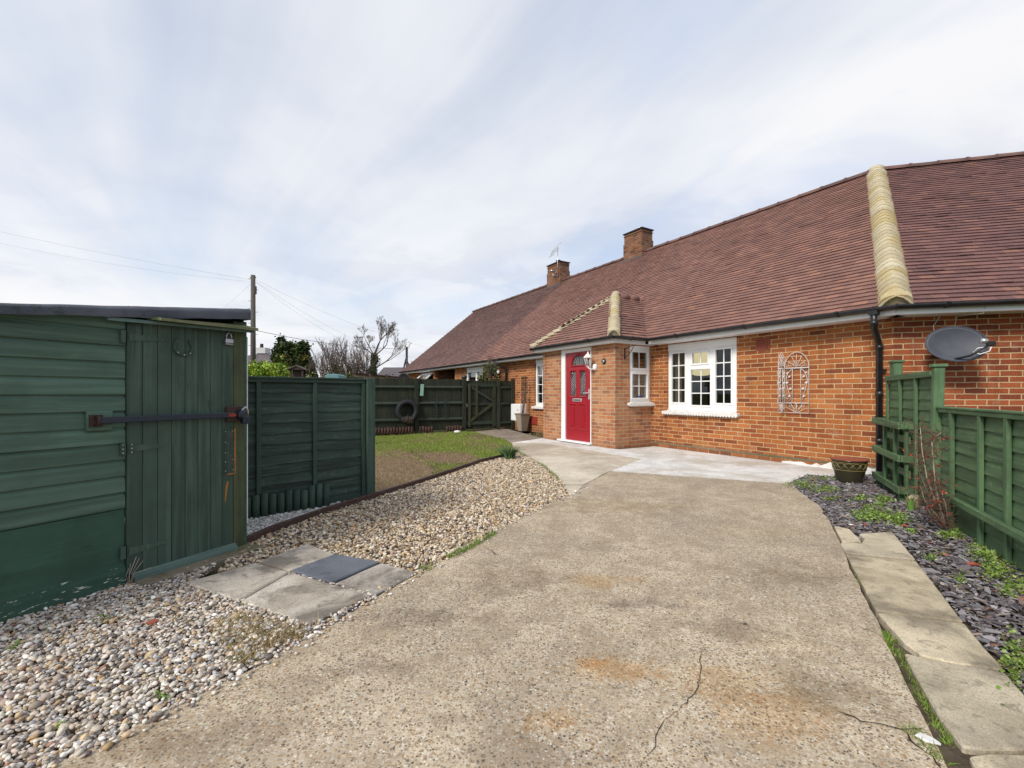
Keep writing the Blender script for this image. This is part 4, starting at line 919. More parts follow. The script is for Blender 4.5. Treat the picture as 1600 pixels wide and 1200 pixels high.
# body behind the front, side wall and roof
p = P(); p.prism([(.012,0),(1.7,0),(1.7,1.56),(.012,1.56)], -.012, -.001, 'yz')
p.build('side_wall', M['shed_ply'], shed); P().box(-2.37, -2.352, -.01, 1.70, 0, 1.262).build('side_wall', M['shed_ply'], shed); P().box(-2.35, -.013, 1.68, 1.7, 0, 1.262).build('back_wall', M['shed_ply'], shed)
p = P(); rx0, rx1 = -2.42, -.022
def slab_roof(p, y0, y1, t0, t1): p.add([(rx0,y0,sroof(rx0)+t0),(rx1,y0,sroof(rx1)+t0),(rx1,y1,sroof(rx1)+t0),(rx0,y1,sroof(rx0)+t0),(rx0,y0,sroof(rx0)+t1),(rx1,y0,sroof(rx1)+t1),(rx1,y1,sroof(rx1)+t1),(rx0,y1,sroof(rx0)+t1)], CF)
slab_roof(p, -.05, 1.75, .008, .02); p.build('roof_board', M['shed_ply'], shed)
p = P(); xs = [rx0+(rx1+.012-rx0)*i/60 for i in range(61)]; vs = []; random.seed(11)
for i, x in enumerate(xs):
    w = .0012*math.sin(i*.9)+random.uniform(-.001,.001); bulge = .008*math.exp(-((x+.55)/.14)**2)
    s = sroof(x); vs += [(x, -.074-w, s-.006+w-bulge*.9), (x, -.082-w-bulge, s+.03), (x, -.078-w, s+.058+.02*x+w), (x, -.06, s+.068+.02*x+w*.6), (x, 1.78, s+.068)]
fs = [(5*i+j, 5*i+j+1, 5*i+j+6, 5*i+j+5) for i in range(60) for j in range(4)]; p.add(vs, fs, True)
e = 60*5; p.add([(rx1+.012, -.078, sroof(rx1)-.008), (rx1+.012, 1.78, sroof(rx1)-.008), (rx1+.012, 1.78, sroof(rx1)+.072), (rx1+.012, -.07, sroof(rx1)+.072)], [(0,1,2,3)])
p.build('roof_felt', M['felt'], shed)
# door: vertical boards, tops cut to the strip
p = P(); nb = 8; w = (XD1-XD0)/nb
for i in range(nb):
    a = XD0+i*w; p.box(a+.0012, a+w-.0012, -.030, -.012, .045, sroof(a)-.03)
p.box(XD0, XD1, -.013, -.008, .05, 1.44)
dr = p.build('door', M['shed_z'], shed, bevel=.0015)
p = P(); x0, z0 = SF.at(205, 903, -.045); x1, z1 = SF.at(360, 854, -.045)
p.prism([(-.030,.015),(-.066,.012),(-.062,.035),(-.030,.050)], XD0+.02, XD1+.01, 'yz'); p.build('weather_bar', M['shed_rail'], dr)
for zz in (1.365, .745, .175):                                      # tee hinges painted over
    p = P()
    p.prism([(XD0+.01, zz-.022), (XD0+.01, zz+.022), (XD0+.20, zz+.008), (XD0+.20, zz-.006)], -.034, -.029, 'xz'); p.box(XD0-.03, XD0-.006, -.034, -.026, zz-.034, zz+.034); p.build('hinge', M['shed_z'], dr)
p = P(); 
for zz in (.745,): 
    for dx in (-.02, .02):
        for dz in (-.022, 0, .022): P().ball((XD0+dx, -.035, zz+dz), .0045, 8).build('screw', M['lock'], dr)
P().box(XD1-.062, XD1+.012, -.0345, -.030, .515, .815).build('repair_plate', M['rusty'], dr)
rp = P(); random.seed(14)
for i in range(24): z = .52+i*.0125; rp.box(XD1+.006-random.uniform(0,.005), XD1+.0135, -.0365, -.0345, z, z+.0125)
for i in range(9): x = XD1-.045+i*.006; rp.box(x, x+.006, -.0362, -.0345, .512, .517+random.uniform(0,.006))
rp.build('rust_streak', M['orange_rust'], dr)
P().prism([(XD1-.058,.35),(XD1-.050,.33),(XD1-.040,.41),(XD1-.030,.46),(XD1-.036,.475),(XD1-.05,.45)], -.0318, -.0302, 'xz').build('rust_streak', M['orange_rust'], dr)
p = P(); 
for q in ((XD1-.055,.80),(XD1-.055,.73),(XD1-.055,.66),(XD1-.055,.60),(XD1-.055,.54),(XD1-.01,.80),(XD1-.005,.54)): P().ball((q[0], -.036, q[1]), .004, 6).build('screw', M['lock'], dr)
P().box(XD1+.004, -.022, -.026, .01, -.0, sroof(-.06)-.02).build('door_jamb', M['moss_z'], shed, bevel=.002)
P().box(-.021, -.0015, -.022, .012, 0.0, sroof(0)-.02).build('corner_trim', M['shed_ply'], shed, bevel=.002)
P().box(-.0015, .004, -.024, .02, .16, 1.44).build('corner_strip', M['white_rough'], shed)
p = P(); p.add([(-.80,-.02,1.450),(-.012,-.02,1.480),(-.0,-.10,1.462),(-.78,-.06,1.440),(-.80,-.02,1.466),(-.012,-.02,1.500),(-.0,-.10,1.480),(-.78,-.06,1.458)], CF); p.build('drip_strip', M['shed_rail'], shed)
p = P(); p.add([(-.60,-.055,1.470),(-.03,-.03,1.503),(.012,-.125,1.478),(-.56,-.115,1.466),(-.60,-.055,1.488),(-.03,-.03,1.520),(.012,-.125,1.495),(-.56,-.115,1.483)], CF); p.build('drip_strip', M['moss_x'], shed, label='pale mossy wood strip over the door')
p = P(); p.box(XD0+.02, .03, -.16, .06, -.06, .012); p.build('threshold', M['thresh'], shed, bevel=.006)
# locking bar, its plate and lock, padlock, horseshoe
x0, z0 = SF.at(158, 657, -.05); x1, z1 = SF.at(370, 648, -.05)
lb = thing('locking_bar', 'dark steel bar padlocked across the shed door', 'security bar', SF.w(x0, -.02, z0), AS)
P().box(-.055, .055, -.018, -.0, -.055, .050).build('wall_plate', M['shed_x'], lb, bevel=.003)
p = P(); p.bar((-.012, -.034, 0), (x1-x0-.03, -.044, z1-z0), .022, .034); p.build('bar', M['lockbar'], lb, bevel=.004)
p = P(); p.tube([(-.02,-.02,-.025),(-.02,-.06,-.02),(-.02,-.06,.018),(-.02,-.02,.022)], .008, 8); p.box(-.045, .01, -.026, -.016, -.032, .03); p.build('hinge', M['rust'], lb)
L_ = x1-x0
p = P(); p.box(L_-.065, L_+.045, -.03, -.005, -.045, .055); p.build('staple_plate', M['rust'], lb, bevel=.004)
p = P(); p.lathe([(.018,-.075),(.030,-.07),(.032,-.03),(.024,-.02)], (L_+.022, 0, .005), 16, ax='y'); p.box(L_-.01, L_+.055, -.07, -.045, -.018, .018)
p.box(L_+.018, L_+.062, -.078, -.035, -.062, -.008); p.build('lock_body', M['lockbar'], lb, bevel=.005)
p = P(); p.tube([(L_+.02,-.06,.0),(L_+.015,-.065,.035),(L_+.035,-.066,.052),(L_+.055,-.062,.03),(L_+.055,-.06,-.01)], .0065, 8); p.build('shackle', M['lock'], lb)
P().box(L_-.07, L_-.02, -.058, -.0565, -.010, .010).build('red_sticker', M['redbox'], lb)
x0, z0 = SF.at(358.5, 539, -.05)
pk = thing('padlock', 'silver laminated padlock hanging open by the top corner of the shed', 'padlock', SF.w(x0, -.045, z0), AS)
P().box(-.025, .025, -.012, .012, 0, .042).build('lock_body', M['lock'], pk, bevel=.004)
P().tube([(-.016,0,.038),(-.016,0,.062),(-.010,0,.076),(0,0,.081),(.010,0,.076),(.016,0,.062),(.016,0,.04)], .0042, 8).build('shackle', M['lock'], pk)
P().box(-.027, .027, -.0135, .0135, .008, .013).build('bumper', M['iron'], pk)
P().tube([(.0,.02,.085),(.006,.0,.084),(.006,-.004,.074)], .004, 6).build('hook', M['rust'], pk)
x0, z0 = SF.at(286.5, 542, -.035)
p = P(); pts = [(.050*math.sin(t)*(1 if abs(t) < 2 else .93), 0, -.050*math.cos(t)) for t in [(-2.5+5*i/20) for i in range(21)]]; p.tube(pts, [.0055+.003*math.cos(t/2) for t in [(-2.5+5*i/20) for i in range(21)]], 8)
hs = p.build('horseshoe', M['shed_z'], None, loc=SF.w(x0, -.036, z0), rz=AS, label='green painted horseshoe nailed open end up to the shed door', category='horseshoe')
p = P()
for t in (-.75, .75, 0): P().ball((.05*math.sin(t), -.009, -.05*math.cos(t)), .005, 6).build('nail', M['lock'], hs)

# ================================================================== fences
def lap_boards(p, x0, x1, z0, z1, n, y=0, waney=.006, seed=2, lean=0.0, amp=1):
    rr = random.Random(seed); h = (z1-z0)/n
    for i in range(n):
        za, zb_ = z0+i*h-.012, z0+(i+1)*h+.004; m = max(6, int((x1-x0)/.06)); cl = (rr.random(), rr.random(), rr.random()); ph = rr.uniform(0, 9); vs = []
        for k in range(m+1):
            x = x0+(x1-x0)*k/m; w = waney*(math.sin(x*9+ph)+.6*math.sin(x*23+ph*2))*amp
            vs += [(x, y-.010, za+w), (x, y+.004, za+w), (x, y+.010, zb_), (x, y+.002, zb_)]
        fs = [(4*k+j, 4*k+(j+1) % 4, 4*k+4+(j+1) % 4, 4*k+4+j) for k in range(m) for j in range(4)]+[(0,1,2,3), (4*m, 4*m+3, 4*m+2, 4*m+1)]
        p.add(vs, fs, col=cl)
# dark lap panel beside the shed
L0 = (-1.42, 4.59); AL = math.atan2(.78, .84)
lf = thing('lap_fence', 'very dark green overlap fence panel standing between the shed and the lawn', 'fence', (L0[0], L0[1], 0), AL)
p = P(); lap_boards(p, -1.80, -.10, .07, 1.165, 12, seed=4); p.build('panel', M['fx'], lf)
for x in (-1.75, -1.058, -.588, -.118): P().box(x-.018, x+.018, -.032, -.0115, .03, 1.15).build('batten', M['fz'], lf, bevel=.002)
P().box(-1.82, -.10, -.034, .015, 1.150, 1.182).build('top_rail', M['fx'], lf, bevel=.003); P().box(-1.82, -.094, -.042, .022, 1.184, 1.200).build('capping', M['fx'], lf, bevel=.003)
P().box(-.092, -.005, -.055, .035, -.05, 1.205).build('post', M['fz'], lf, bevel=.004)
P().box(-1.8, -.1, -.02, .0, -.04, .055).build('gravel_board', M['fx'], lf)
le = thing('log_edging', 'dark green half-log edging leaning along the foot of the lap fence', 'edging', LF0 if False else (L0[0], L0[1], 0), AL)
for i in range(17):
    x = -.50-i*.0655; h = .165+.008*math.sin(i*1.7)+(.0 if i < 12 else .02)+(i < 3)*(.02); h = h-.010+ .003*(i % 3)
    p = P(); p.tube([(x, -.062, -.05), (x+.002, -.060, h+.025)], .030, 12, smooth=True); p.build('log', M['fz'], le)
# closeboard fence at the back of the lawn, with posts and rails on this side
B0 = (-1.37, 12.8); AB = math.atan2(.62, 1.447)
bf = thing('closeboard_fence', 'blackish green closeboard fence behind the lawn with rails and posts showing', 'fence', (B0[0], B0[1], 0), AB)
def closeboard(p, x0, x1, z0, z1, y=0, w=.10, seed=1):
    rr = random.Random(seed); x = x0
    while x < x1-.02:
        e = min(x+w, x1); zt = z1+rr.uniform(-.012, .012); p.add([(x,y,z0),(e+.012,y+.012,z0),(e+.012,y+.02,z0),(x,y+.02,z0),(x,y,zt),(e+.012,y+.012,zt),(e+.012,y+.02,zt),(x,y+.02,zt)], CF, col=(rr.random(),rr.random(),rr.random())); x = e
for (a, b_) in ((-4.6, -3.05), (-2.95, -1.40), (-1.32, -.05)):
    p = P(); closeboard(p, a, b_, .02, 1.455, seed=int(a*10)+99); p.build('panel', M['gz'], bf)
    for z in (1.24, .80, .35):
        p = P(); p.prism([(-.05, z-.035), (-.012, z-.04), (-.002, z-.04), (-.002, z+.03), (-.05, z-.01)], a, b_, 'yz'); p.build('rail', M['gx'], bf)
for x in (-4.65, -3.0, -1.36, -.005): P().box(x-.05, x+.05, -.065, .03, -.05, 1.47 if x < -1 else 1.5).build('post', M['gz'], bf, bevel=.005)
def log_row(x0, x1, seed):
    rr = random.Random(seed); e = thing('log_edging', '', 'edging', BFW(x0, -.10), AB); x = 0
    while x < x1-x0: p = P(); h = .15+rr.uniform(-.012, .012); p.tube([(x,0,-.05),(x,0,h)], .036, 10); p.build('log', M['log_red'], e); x += .078
    return e
def BFW(x, y, z=0):
    ax = (math.cos(AB), math.sin(AB)); return (B0[0]+x*ax[0]-y*ax[1], B0[1]+x*ax[1]+y*ax[0], z)
BF = Frame(B0, AB)
log_row(-2.9, -1.45, 1)['label'] = 'red-brown log edging under the hanging tyre'; log_row(-1.27, -.88, 2)['label'] = 'short red-brown log edging right of the fence post'; log_row(-.52, -.10, 3)['label'] = 'red-brown log edging beside the gate post'
for o in list(bpy.data.objects):
    if o.name.startswith('log_edging') and 'red-brown' in str(o.get('label')): o['group'] = 'red-brown log edging at the foot of the back fence'
gt = thing('garden_gate', 'dark board gate with diagonal braces beside the meter cupboard', 'gate', BFW(.05, 0), AB)
p = P(); closeboard(p, .02, .93, .03, 1.43, w=.11, seed=31); p.build('boards', M['gz'], gt)
P().box(0.0, .98, -.03, -.002, 1.25, 1.34).build('rail', M['gx'], gt); P().box(0.0, .98, -.03, -.002, .16, .25).build('rail', M['gx'], gt); P().box(.0, .98, -.03, -.002, .72, .79).build('rail', M['gx'], gt)
P().bar((.10,-.035,.25), (.80,-.035,.74), .03, .07).build('brace', M['gm'], gt); P().bar((.18,-.035,1.22), (.86,-.035,.80), .03, .06).build('brace', M['gx'], gt)
P().box(.06, .13, -.045, -.031, .10, 1.34).build('batten', M['gm'], gt); P().box(.28, .34, -.060, -.046, .40, 1.34).build('batten', M['gm'], gt); P().box(.80, .90, -.045, -.031, .10, 1.30).build('batten', M['gz'], gt)
p = P(); p.tube([(.0+.033*math.cos(t), -.05, .71+.033*math.sin(t)) for t in [i*2*math.pi/16 for i in range(16)]], .007, 6, closed=True); p.box(-.02, .02, -.05, -.03, .73, .76); p.build('ring_latch', M['lock'], gt)
sf = thing('closeboard_fence', 'short dark board panel joining the gate to the house wall', 'fence', BFW(1.04, 0), AB)
p = P(); closeboard(p, .04, .43, .05, 1.43, seed=8); p.build('panel', M['gz'], sf); P().box(-.04, .05, -.05, .03, -.05, 1.46).build('post', M['gz'], sf); P().box(.42, .50, -.05, .03, -.05, 1.5).build('post', M['gz'], sf)
for z in (1.24, .76, .2): P().box(.05, .42, -.035, -.002, z-.03, z+.03).build('rail', M['gx'], sf)
# tyre, plaque, horseshoe strings
ty = P(); m, n = 40, 12; vs = []
for i in range(m):
    a = 2*math.pi*i/m
    for k in range(n):
        b_ = 2*math.pi*k/n; r = .245+.062*math.copysign(abs(math.cos(b_))**.7, math.cos(b_)); y = .075*math.copysign(abs(math.sin(b_))**.6, math.sin(b_)); vs.append((r*math.cos(a), y, r*math.sin(a)))
ty.add(vs, [(i*n+k, i*n+(k+1) % n, ((i+1) % m)*n+(k+1) % n, ((i+1) % m)*n+k) for i in range(m) for k in range(n)], True)
ty.build('tyre', M['tyre'], None, loc=BFW(-1.63, -.12, .585), rz=AB, label='old black tyre hung up on the dark back fence as a planter', category='tyre')
p = P(); random.seed(5)
for i in range(26): x = random.uniform(-.14, .12); p.tube([(x, 0, -.2), (x+random.uniform(-.05,.05), -.05, -.2+random.uniform(.03,.12)), (x+random.uniform(-.1,.1), -.10, -.23+random.uniform(-.08,.05))], .004, 4)
p.build('dead_plant', M['twig'], None, loc=BFW(-1.63, -.14, .55), rz=AB, label='withered brown plant trailing out of the tyre', category='plant')
P().box(-.045, .045, -.012, 0, -.16, .16).build('plaque', M['light_green'], None, loc=BFW(-1.22, -.066, 1.15), rz=AB, label='pale green weathered plaque on the back fence above the tyre', category='sign').rotation_euler[1] = R(4)
for x, lb_ in ((-.83, 'left string of rusty horseshoes on the back fence'), (-.575, 'right string of rusty horseshoes on the back fence, nearer the gate')):
    p = P()
    for i in range(6):
        z = .86-i*.085; p.tube([(.035*math.sin(t), -.06, z-.035*math.cos(t)) for t in [(-2.4+4.8*j/10) for j in range(11)]], .008, 6)
    p.tube([(0,-.055,.9),(0,-.055,.40)], .004, 4)
    p.build('horseshoe_string', M['lockbar'], None, loc=BFW(x, 0, 0), rz=AB, label=lb_, category='ornament', group='horseshoe strings on the back fence')
P().ball((0,0,0), (.10,.06,.045), 10).build('stone', M['white_rough'], None, loc=BFW(-.32, -.42, .0), label='whitish stone on the grass at the foot of the back fence', category='stone')
P().ball((0,0,.02), (.09,.06,.06), 10).build('ball', M['black'], None, loc=BFW(.0, -.02, 1.5), label='small dark knob on the gate post top', category='post cap')

# right hand overlap fence
rfence = thing('lap_fence', 'bright green overlap fence running along the right edge of the plot', 'fence', (F0[0], F0[1], 0), AF)
ribs = [FF.at(px, 700, -.03)[0] for px in (1492, 1530, 1572)]; st = ribs[2]-ribs[1]
p = P(); lap_boards(p, -.10, 1.86, .02, .905, 9, seed=9, waney=.0018); p.build('panel', M['rx'], rfence)
p = P(); lap_boards(p, 1.98, 3.75, .02, .905, 9, seed=19, waney=.0018); p.build('panel', M['rx'], rfence)
for x in [ribs[0]-.08, ribs[1], ribs[2], ribs[2]+st, 1.84, 2.0, 2.45, 2.9, 3.35, 3.73]: P().box(x-.020, x+.020, -.036, -.0115, .0, .90).build('batten', M['rz'], rfence, bevel=.002)
for a, b_ in ((-.06, 1.86), (1.98, 3.75)): P().box(a, b_, -.038, .018, .895, .925).build('top_rail', M['rx'], rfence, bevel=.003); P().box(a-.01, b_+.01, -.046, .026, .927, .943).build('capping', M['rx'], rfence, bevel=.003)
P().bar((.04,-.058,.245), (3.75,-.058,.20), .038, .045).build('bottom_rail', M['rx'], rfence, bevel=.003)
P().box(1.88, 1.96, -.045, .045, -.05, .98).build('post', M['rz'], rfence, bevel=.004)
# tall narrow panel between the fence and the house corner
tf = thing('fence_panel', 'tall narrow green panel between a straight and a leaning post by the downpipe', 'fence', FF.w(-1.68, 0), AF)
def TX(px): return FF.at(px, 600, -.02)[0]+1.68
p = P(); lap_boards(p, .03, 1.46, .04, 1.20, 12, seed=29, waney=.0018); p.build('panel', M['rx'], tf)
for px in (1387, 1407, 1431.5): x = TX(px); P().box(x-.022, x+.022, -.034, -.0115, .0, 1.20).build('batten', M['rz'], tf, bevel=.002)
P().box(.0, 1.44, -.04, .018, 1.195, 1.25).build('top_rail', M['rx'], tf, bevel=.003)
P().box(-.06, .10, .02, .10, -.05, 1.40).build('post', M['rz'], tf, bevel=.004); P().box(-.075, .115, .005, .115, 1.40, 1.425).build('post_cap', M['rz'], tf, bevel=.004)
po = P(); a, b_ = TX(1462)+.03, TX(1472)-.03
po.add([(a-.03,-.06,.55),(b_-.05,-.06,.55),(b_-.05,.01,.55),(a-.03,.01,.55),(a+.02,-.06,1.27),(b_+.0,-.06,1.27),(b_+.0,.01,1.27),(a+.02,.01,1.27)], CF)
po.add([(a-.06,-.059,-.05),(b_-.08,-.059,-.05),(b_-.08,.009,-.05),(a-.06,.009,-.05),(a-.03,-.059,.55),(b_-.05,-.059,.55),(b_-.05,.009,.55),(a-.03,.009,.55)], CF)
po.build('post', M['rz'], tf, bevel=.004, label='leaning green post'); P().box(a+.005, b_+.015, -.075, .025, 1.272, 1.298).build('post_cap', M['rz'], tf, bevel=.004)
# ladder planter
lp = thing('tiered_planter', 'green slatted three-shelf planter leaning on the tall panel', 'planter', FF.w(-1.72, 0), AF)
W_ = 1.03
for z in (.715, .395, .085):
    s_ = P(); s_.box(0, W_, -.150, -.130, z-.012, z+.055); s_.box(W_-.02, W_, -.129, -.015, z-.012, z+.055); s_.box(0, .02, -.129, -.015, z-.012, z+.055); s_.box(.021, W_-.021, -.129, -.020, z-.010, z+.004)
    s_.build('shelf', M['rx'], lp, bevel=.003)
for x in (.20, .60, .97): P().box(x-.026, x+.026, -.085, -.062, .0, .72).build('upright', M['rz'], lp, bevel=.002)
for z in (.60, .27): P().box(.15, 1.0, -.061, -.045, z-.04, z+.03).build('slat', M['rx'], lp)
P().box(.05, .11, -.12, -.06, -.04, .07).build('foot', M['rz'], lp); P().box(W_-.13, W_-.07, -.12, -.06, -.04, .07).build('foot', M['rz'], lp)

# ================================================================== things on and by the house
# white scrollwork trellis on the main wall
tx0, tx1 = HF.at(1226, 600, -.03)[0], HF.at(1264, 600, -.03)[0]; tz0, tz1 = .765, 1.66
tr = thing('wall_trellis', 'white scrollwork metal trellis with a folded side leaf on the brick wall', 'trellis', HF.w(tx0, -.02, tz0), A1)
Wt = tx1-tx0; Ht = tz1-tz0; hb = Ht*.74
def frame_t(name, x0, x1, y0, y1, full=True):
    p = P(); mp = lambda t, z: (x0+(x1-x0)*t, y0+(y1-y0)*t, z)
    p.tube([mp(0,0), mp(0,hb)]+[mp(.5-.5*math.cos(a), hb+(Ht-hb)*math.sin(a)) for a in [math.pi*i/16 for i in range(1,16)]]+[mp(1,hb), mp(1,0)], .0048, 6)
    p.tube([mp(0,hb), mp(1,hb)], .011, 6); p.tube([mp(0,.0), mp(1,.0)], .004, 5); p.tube([mp(0,Ht*.165), mp(1,Ht*.165)], .006, 5)
    for t in (.33, .67): p.tube([mp(t,Ht*.165), mp(t,hb)], .0045, 5)
    for k in range(5):
        a = math.pi*(k+1)/6; p.tube([mp(.5, hb+.02), mp(.5-.42*math.cos(a), hb+(Ht-hb)*.88*math.sin(a))], .0035, 5); p.tube([mp(.5, 0), mp(.5-.42*math.cos(a), Ht*.15*math.sin(a)+.005)], .0035, 5)
    def scroll(cx, cz, r, s, ph): return [mp(cx+s*(r*(1-i/16))*math.cos(ph+i*.5)/Wt, cz+(r*(1-i/16))*math.sin(ph+i*.5)) for i in range(15)]
    for cx in (.22, .5, .78):
        p.tube(scroll(cx, hb+.05, .035, 1 if cx < .5 else -1, 0), .003, 4); p.tube(scroll(cx, Ht*.165-.04, .033, -1 if cx < .5 else 1, 1), .003, 4)
    for s in (0, 1):
        e = lambda t: (t if s == 0 else 1-t)
        p.tube([mp(e(.30), Ht*.17), mp(e(.12), Ht*.42), mp(e(.06), Ht*.55), mp(e(.14), Ht*.66), mp(e(.33), hb)], .0045, 5)
        for zz, tt, r in ((.28,.20,.022), (.40,.24,.026), (.50,.10,.026), (.60,.20,.022), (.66,.12,.022)):
            c = mp(e(tt), Ht*zz); p.add([(c[0]-r, c[1]-.004, c[2]-.006), (c[0], c[1]-.004, c[2]-r*.7), (c[0]+r, c[1]-.004, c[2]+.008), (c[0]+.004, c[1]-.004, c[2]+r*.8), (c[0], c[1]+.004, c[2])], [(0,1,2,3), (0,1,4), (1,2,4), (2,3,4), (3,0,4)])
    return p.build(name, M['trellis_paint'], tr)
frame_t('frame', 0, Wt, -.01, -.01); frame_t('side_leaf', -.045, 0, -.10, -.01)
# wall lantern, door number, hanging basket bracket
lx, lz = HF.at(920, 570, -1.17)
ln = thing('wall_lantern', 'white hexagonal coach lantern fixed right of the red door', 'lantern', HF.w(HF.at(931, 573, -.99)[0], -.99, HF.at(931, 573, -.99)[1]), A1)
p = P(); p.lathe([(.0,-.075),(.03,-.07),(.045,-.04),(.05,.0),(.04,.045),(.0,.06)], (0,-.022,0), 12); p.tube([(0,-.03,-.02),(-.0,-.08,-.055),(-.02,-.14,-.05),(-.04,-.17,-.01)], .014, 8); p.build('bracket', M['white'], ln)
p = P(); p.lathe([(.012,-.02),(.035,.0),(.04,.012)], (-.04,-.17,0), 6, smooth=False)
for k in range(6): a = 2*math.pi*k/6; p.tube([(-.04+.037*math.cos(a), -.17+.037*math.sin(a), .01), (-.04+.068*math.cos(a), -.17+.068*math.sin(a), .17)], .006, 5)
p.lathe([(.09,.17),(.092,.178),(.06,.215),(.028,.25),(.015,.26),(.018,.275),(.004,.30)], (-.04,-.17,0), 6, smooth=False); p.build('lantern_frame', M['white'], ln)
P().lathe([(.034,.012),(.063,.168)], (-.04,-.17,0), 6, smooth=False).build('lantern_glass', M['glass'], ln)
P().ball((-.04,-.17,.09), (.02,.02,.035)).build('bulb', M['net'], ln)
nx, nz = HF.at(943.5, 564.5, -1.0)
P_ = P(); P_.lathe([(.0,-.022),(.052,-.02),(.058,-.008),(.058,0)], (0,0,0), 24, ax='y'); nb_ = P_.build('house_number', M['black'], None, loc=HF.w(nx, -.992, nz), rz=A1, label='round black house number plate with a white mark beside the lantern', category='house number')
p = P(); p.bar((-.022,-.0245,.024), (.020,-.0245,.010), .004, .011); p.bar((.020,-.0245,.012), (-.010,-.0245,-.028), .004, .011); p.build('numeral', M['white'], nb_)
bx = thing('basket_bracket', 'black hanging basket bracket on the side of the porch', 'bracket', (*HF.w(-3.884, -.74)[:2], 1.70), A1)
p = P(); p.box(0, .008, -.012, .012, .0, .22); p.tube([(.006,0,.19),(.12,0,.24),(.26,0,.26),(.29,0,.24)], .007, 6); p.tube([(.006,0,.03),(.1,0,.08),(.18,0,.16),(.24,0,.255)], .006, 6); p.build('bracket_arm', M['iron'], bx)
# lamp inside, blue cloth on the sill
lmx, lmz = HF.at(1096, 580, 1.2)
pend = thing('pendant_lamp', 'warm glowing bowl lampshade seen through the middle of the wide window', 'lamp', HF.w(lmx+.0, 1.2, lmz-.10), A1)
P().lathe([(.0,0),(.12,.012),(.24,.055),(.29,.12),(.30,.30),(.27,.52),(.0,.54)], (0,0,0), 28).build('lamp_shade', M['shade'], pend); P().tube([(0,0,.54),(0,0,.8)], .006, 6).build('cord', M['iron'], pend)
P().ball((0,0,.025), (.03,.09,.025), 8).build('cloth', plain('blue_cloth', (.03,.06,.25), .8), None, loc=(*HF.w(-3.925, -.30)[:2], .965), rz=A1, label='small blue cloth on the porch window sill', category='cloth')
# satellite dish
dxm, dzm = RF.at(1491.5, 537.5, -.30)
ds = thing('satellite_dish', 'grey oval satellite dish on the brick wall above the fence', 'satellite dish', RF.w(dxm, -.0, dzm), A2)
def dish_mesh(a, b_, depth, n=36, m=8):
    p = P(); vs = []; 
    for s in (0, .012):
        for i in range(m+1):
            r = i/m
            for k in range(n): t = 2*math.pi*k/n; vs.append((a*r*math.cos(t), depth*(1-r*r)*1.0+s, b_*r*math.sin(t)))
    o = (m+1)*n; fs = []
    for i in range(m):
        for k in range(n): k2 = (k+1) % n; fs += [(i*n+k, i*n+k2, (i+1)*n+k2, (i+1)*n+k), (o+i*n+k2, o+i*n+k, o+(i+1)*n+k, o+(i+1)*n+k2)]
    for k in range(n): k2 = (k+1) % n; fs.append((m*n+k, m*n+k2, o+m*n+k2, o+m*n+k))
    p.add(vs, fs, True); p.tube([(a*math.cos(t), .004, b_*math.sin(t)) for t in [2*math.pi*k/n for k in range(n)]], .007, 6, closed=True); return p
dd = dish_mesh(.272, .212, .05).build('reflector', M['dish'], ds); dd.location = (0, -.33, 0); dd.rotation_euler = (R(-14), R(9), R(-16))
p = P(); p.tube([(.02,-.20,-.20),(.02,-.27,-.20),(.06,-.30,-.20)], .012, 6) if False else None
p.tube([(.02,-.24,-.02),(.02,-.08,-.06),(.02,-.012,-.06)], .018, 8); p.box(-.05, .09, -.012, 0, -.13, .01); p.tube([(-.04,-.33,-.185),(.06,-.45,-.15),(.16,-.56,-.045)], .011, 8); p.build('mount_arm', M['iron'], ds)
p = P(); p.tube([(.09,-.55,.01),(.145,-.57,-.005)], .030, 12); p.build('receiver', M['lock'], ds); P().box(.14, .21, -.59, -.55, -.055, -.005).build('receiver_head', M['iron'], ds, bevel=.006)
p = P(); p.tube([(.18,-.57,-.05),(.17,-.56,-.11),(.12,-.5,-.14),(.08,-.46,-.11),(.10,-.5,-.07),(.16,-.56,-.06)], .006, 6); p.build('cable', M['white'], ds)
# white cable from the dish to the eaves
p = P(); p.tube([RF.w(dxm-.02,-.02,dzm+.0), RF.w(dxm-.06,-.03,dzm+.25), RF.w(dxm-.0,-.05,2.0)], .004, 5); p.tube([RF.w(dxm+.15,-.03,dzm+.2), RF.w(dxm+.18,-.03,1.99), RF.w(dxm+.28,-.29,1.98), RF.w(dxm+.29,-.31,2.05)], .004, 5)
p.build('cable', M['white'], None, label='thin white cable running from the dish up to the eaves', category='cable')
# meter cupboard, planter with dead stems, trellis strip
mb = thing('meter_box', 'white meter cupboard on the wall beside the gate', 'meter cupboard', HF.w(-8.93, -.13, .26), A1)
P().box(0, .50, -.10, .13, 0, .49).build('cabinet', M['white'], mb, bevel=.012); P().box(.02, .48, -.112, -.101, .02, .47).build('door', M['white'], mb, bevel=.006); P().lathe([(.0,-.125),(.03,-.12),(.03,-.112)], (.40,0,.33), 12, ax='y').build('lock_knob', M['lock'], mb)
tp_ = thing('planter', 'tall tapered taupe planter holding a dead climber', 'planter', (*G(816.5, 673.6), 0), A1)
p = P(); prof = [(.09,.0),(.155,.47),(.175,.475),(.175,.50),(.145,.50),(.14,.46)]
vs = []; fs = []
for r, z in prof: vs += [(-r,-r,z),(r,-r,z),(r,r,z),(-r,r,z)]
for i in range(len(prof)-1):
    for k in range(4): fs.append((4*i+k, 4*i+(k+1) % 4, 4*i+4+(k+1) % 4, 4*i+4+k))
p.add(vs, fs+[(3,2,1,0)]); p.build('pot', M['taupe'], tp_, bevel=.006); P().box(-.14,.14,-.14,.14,.44,.455).build('compost', M['soil'], tp_)
random.seed(21)
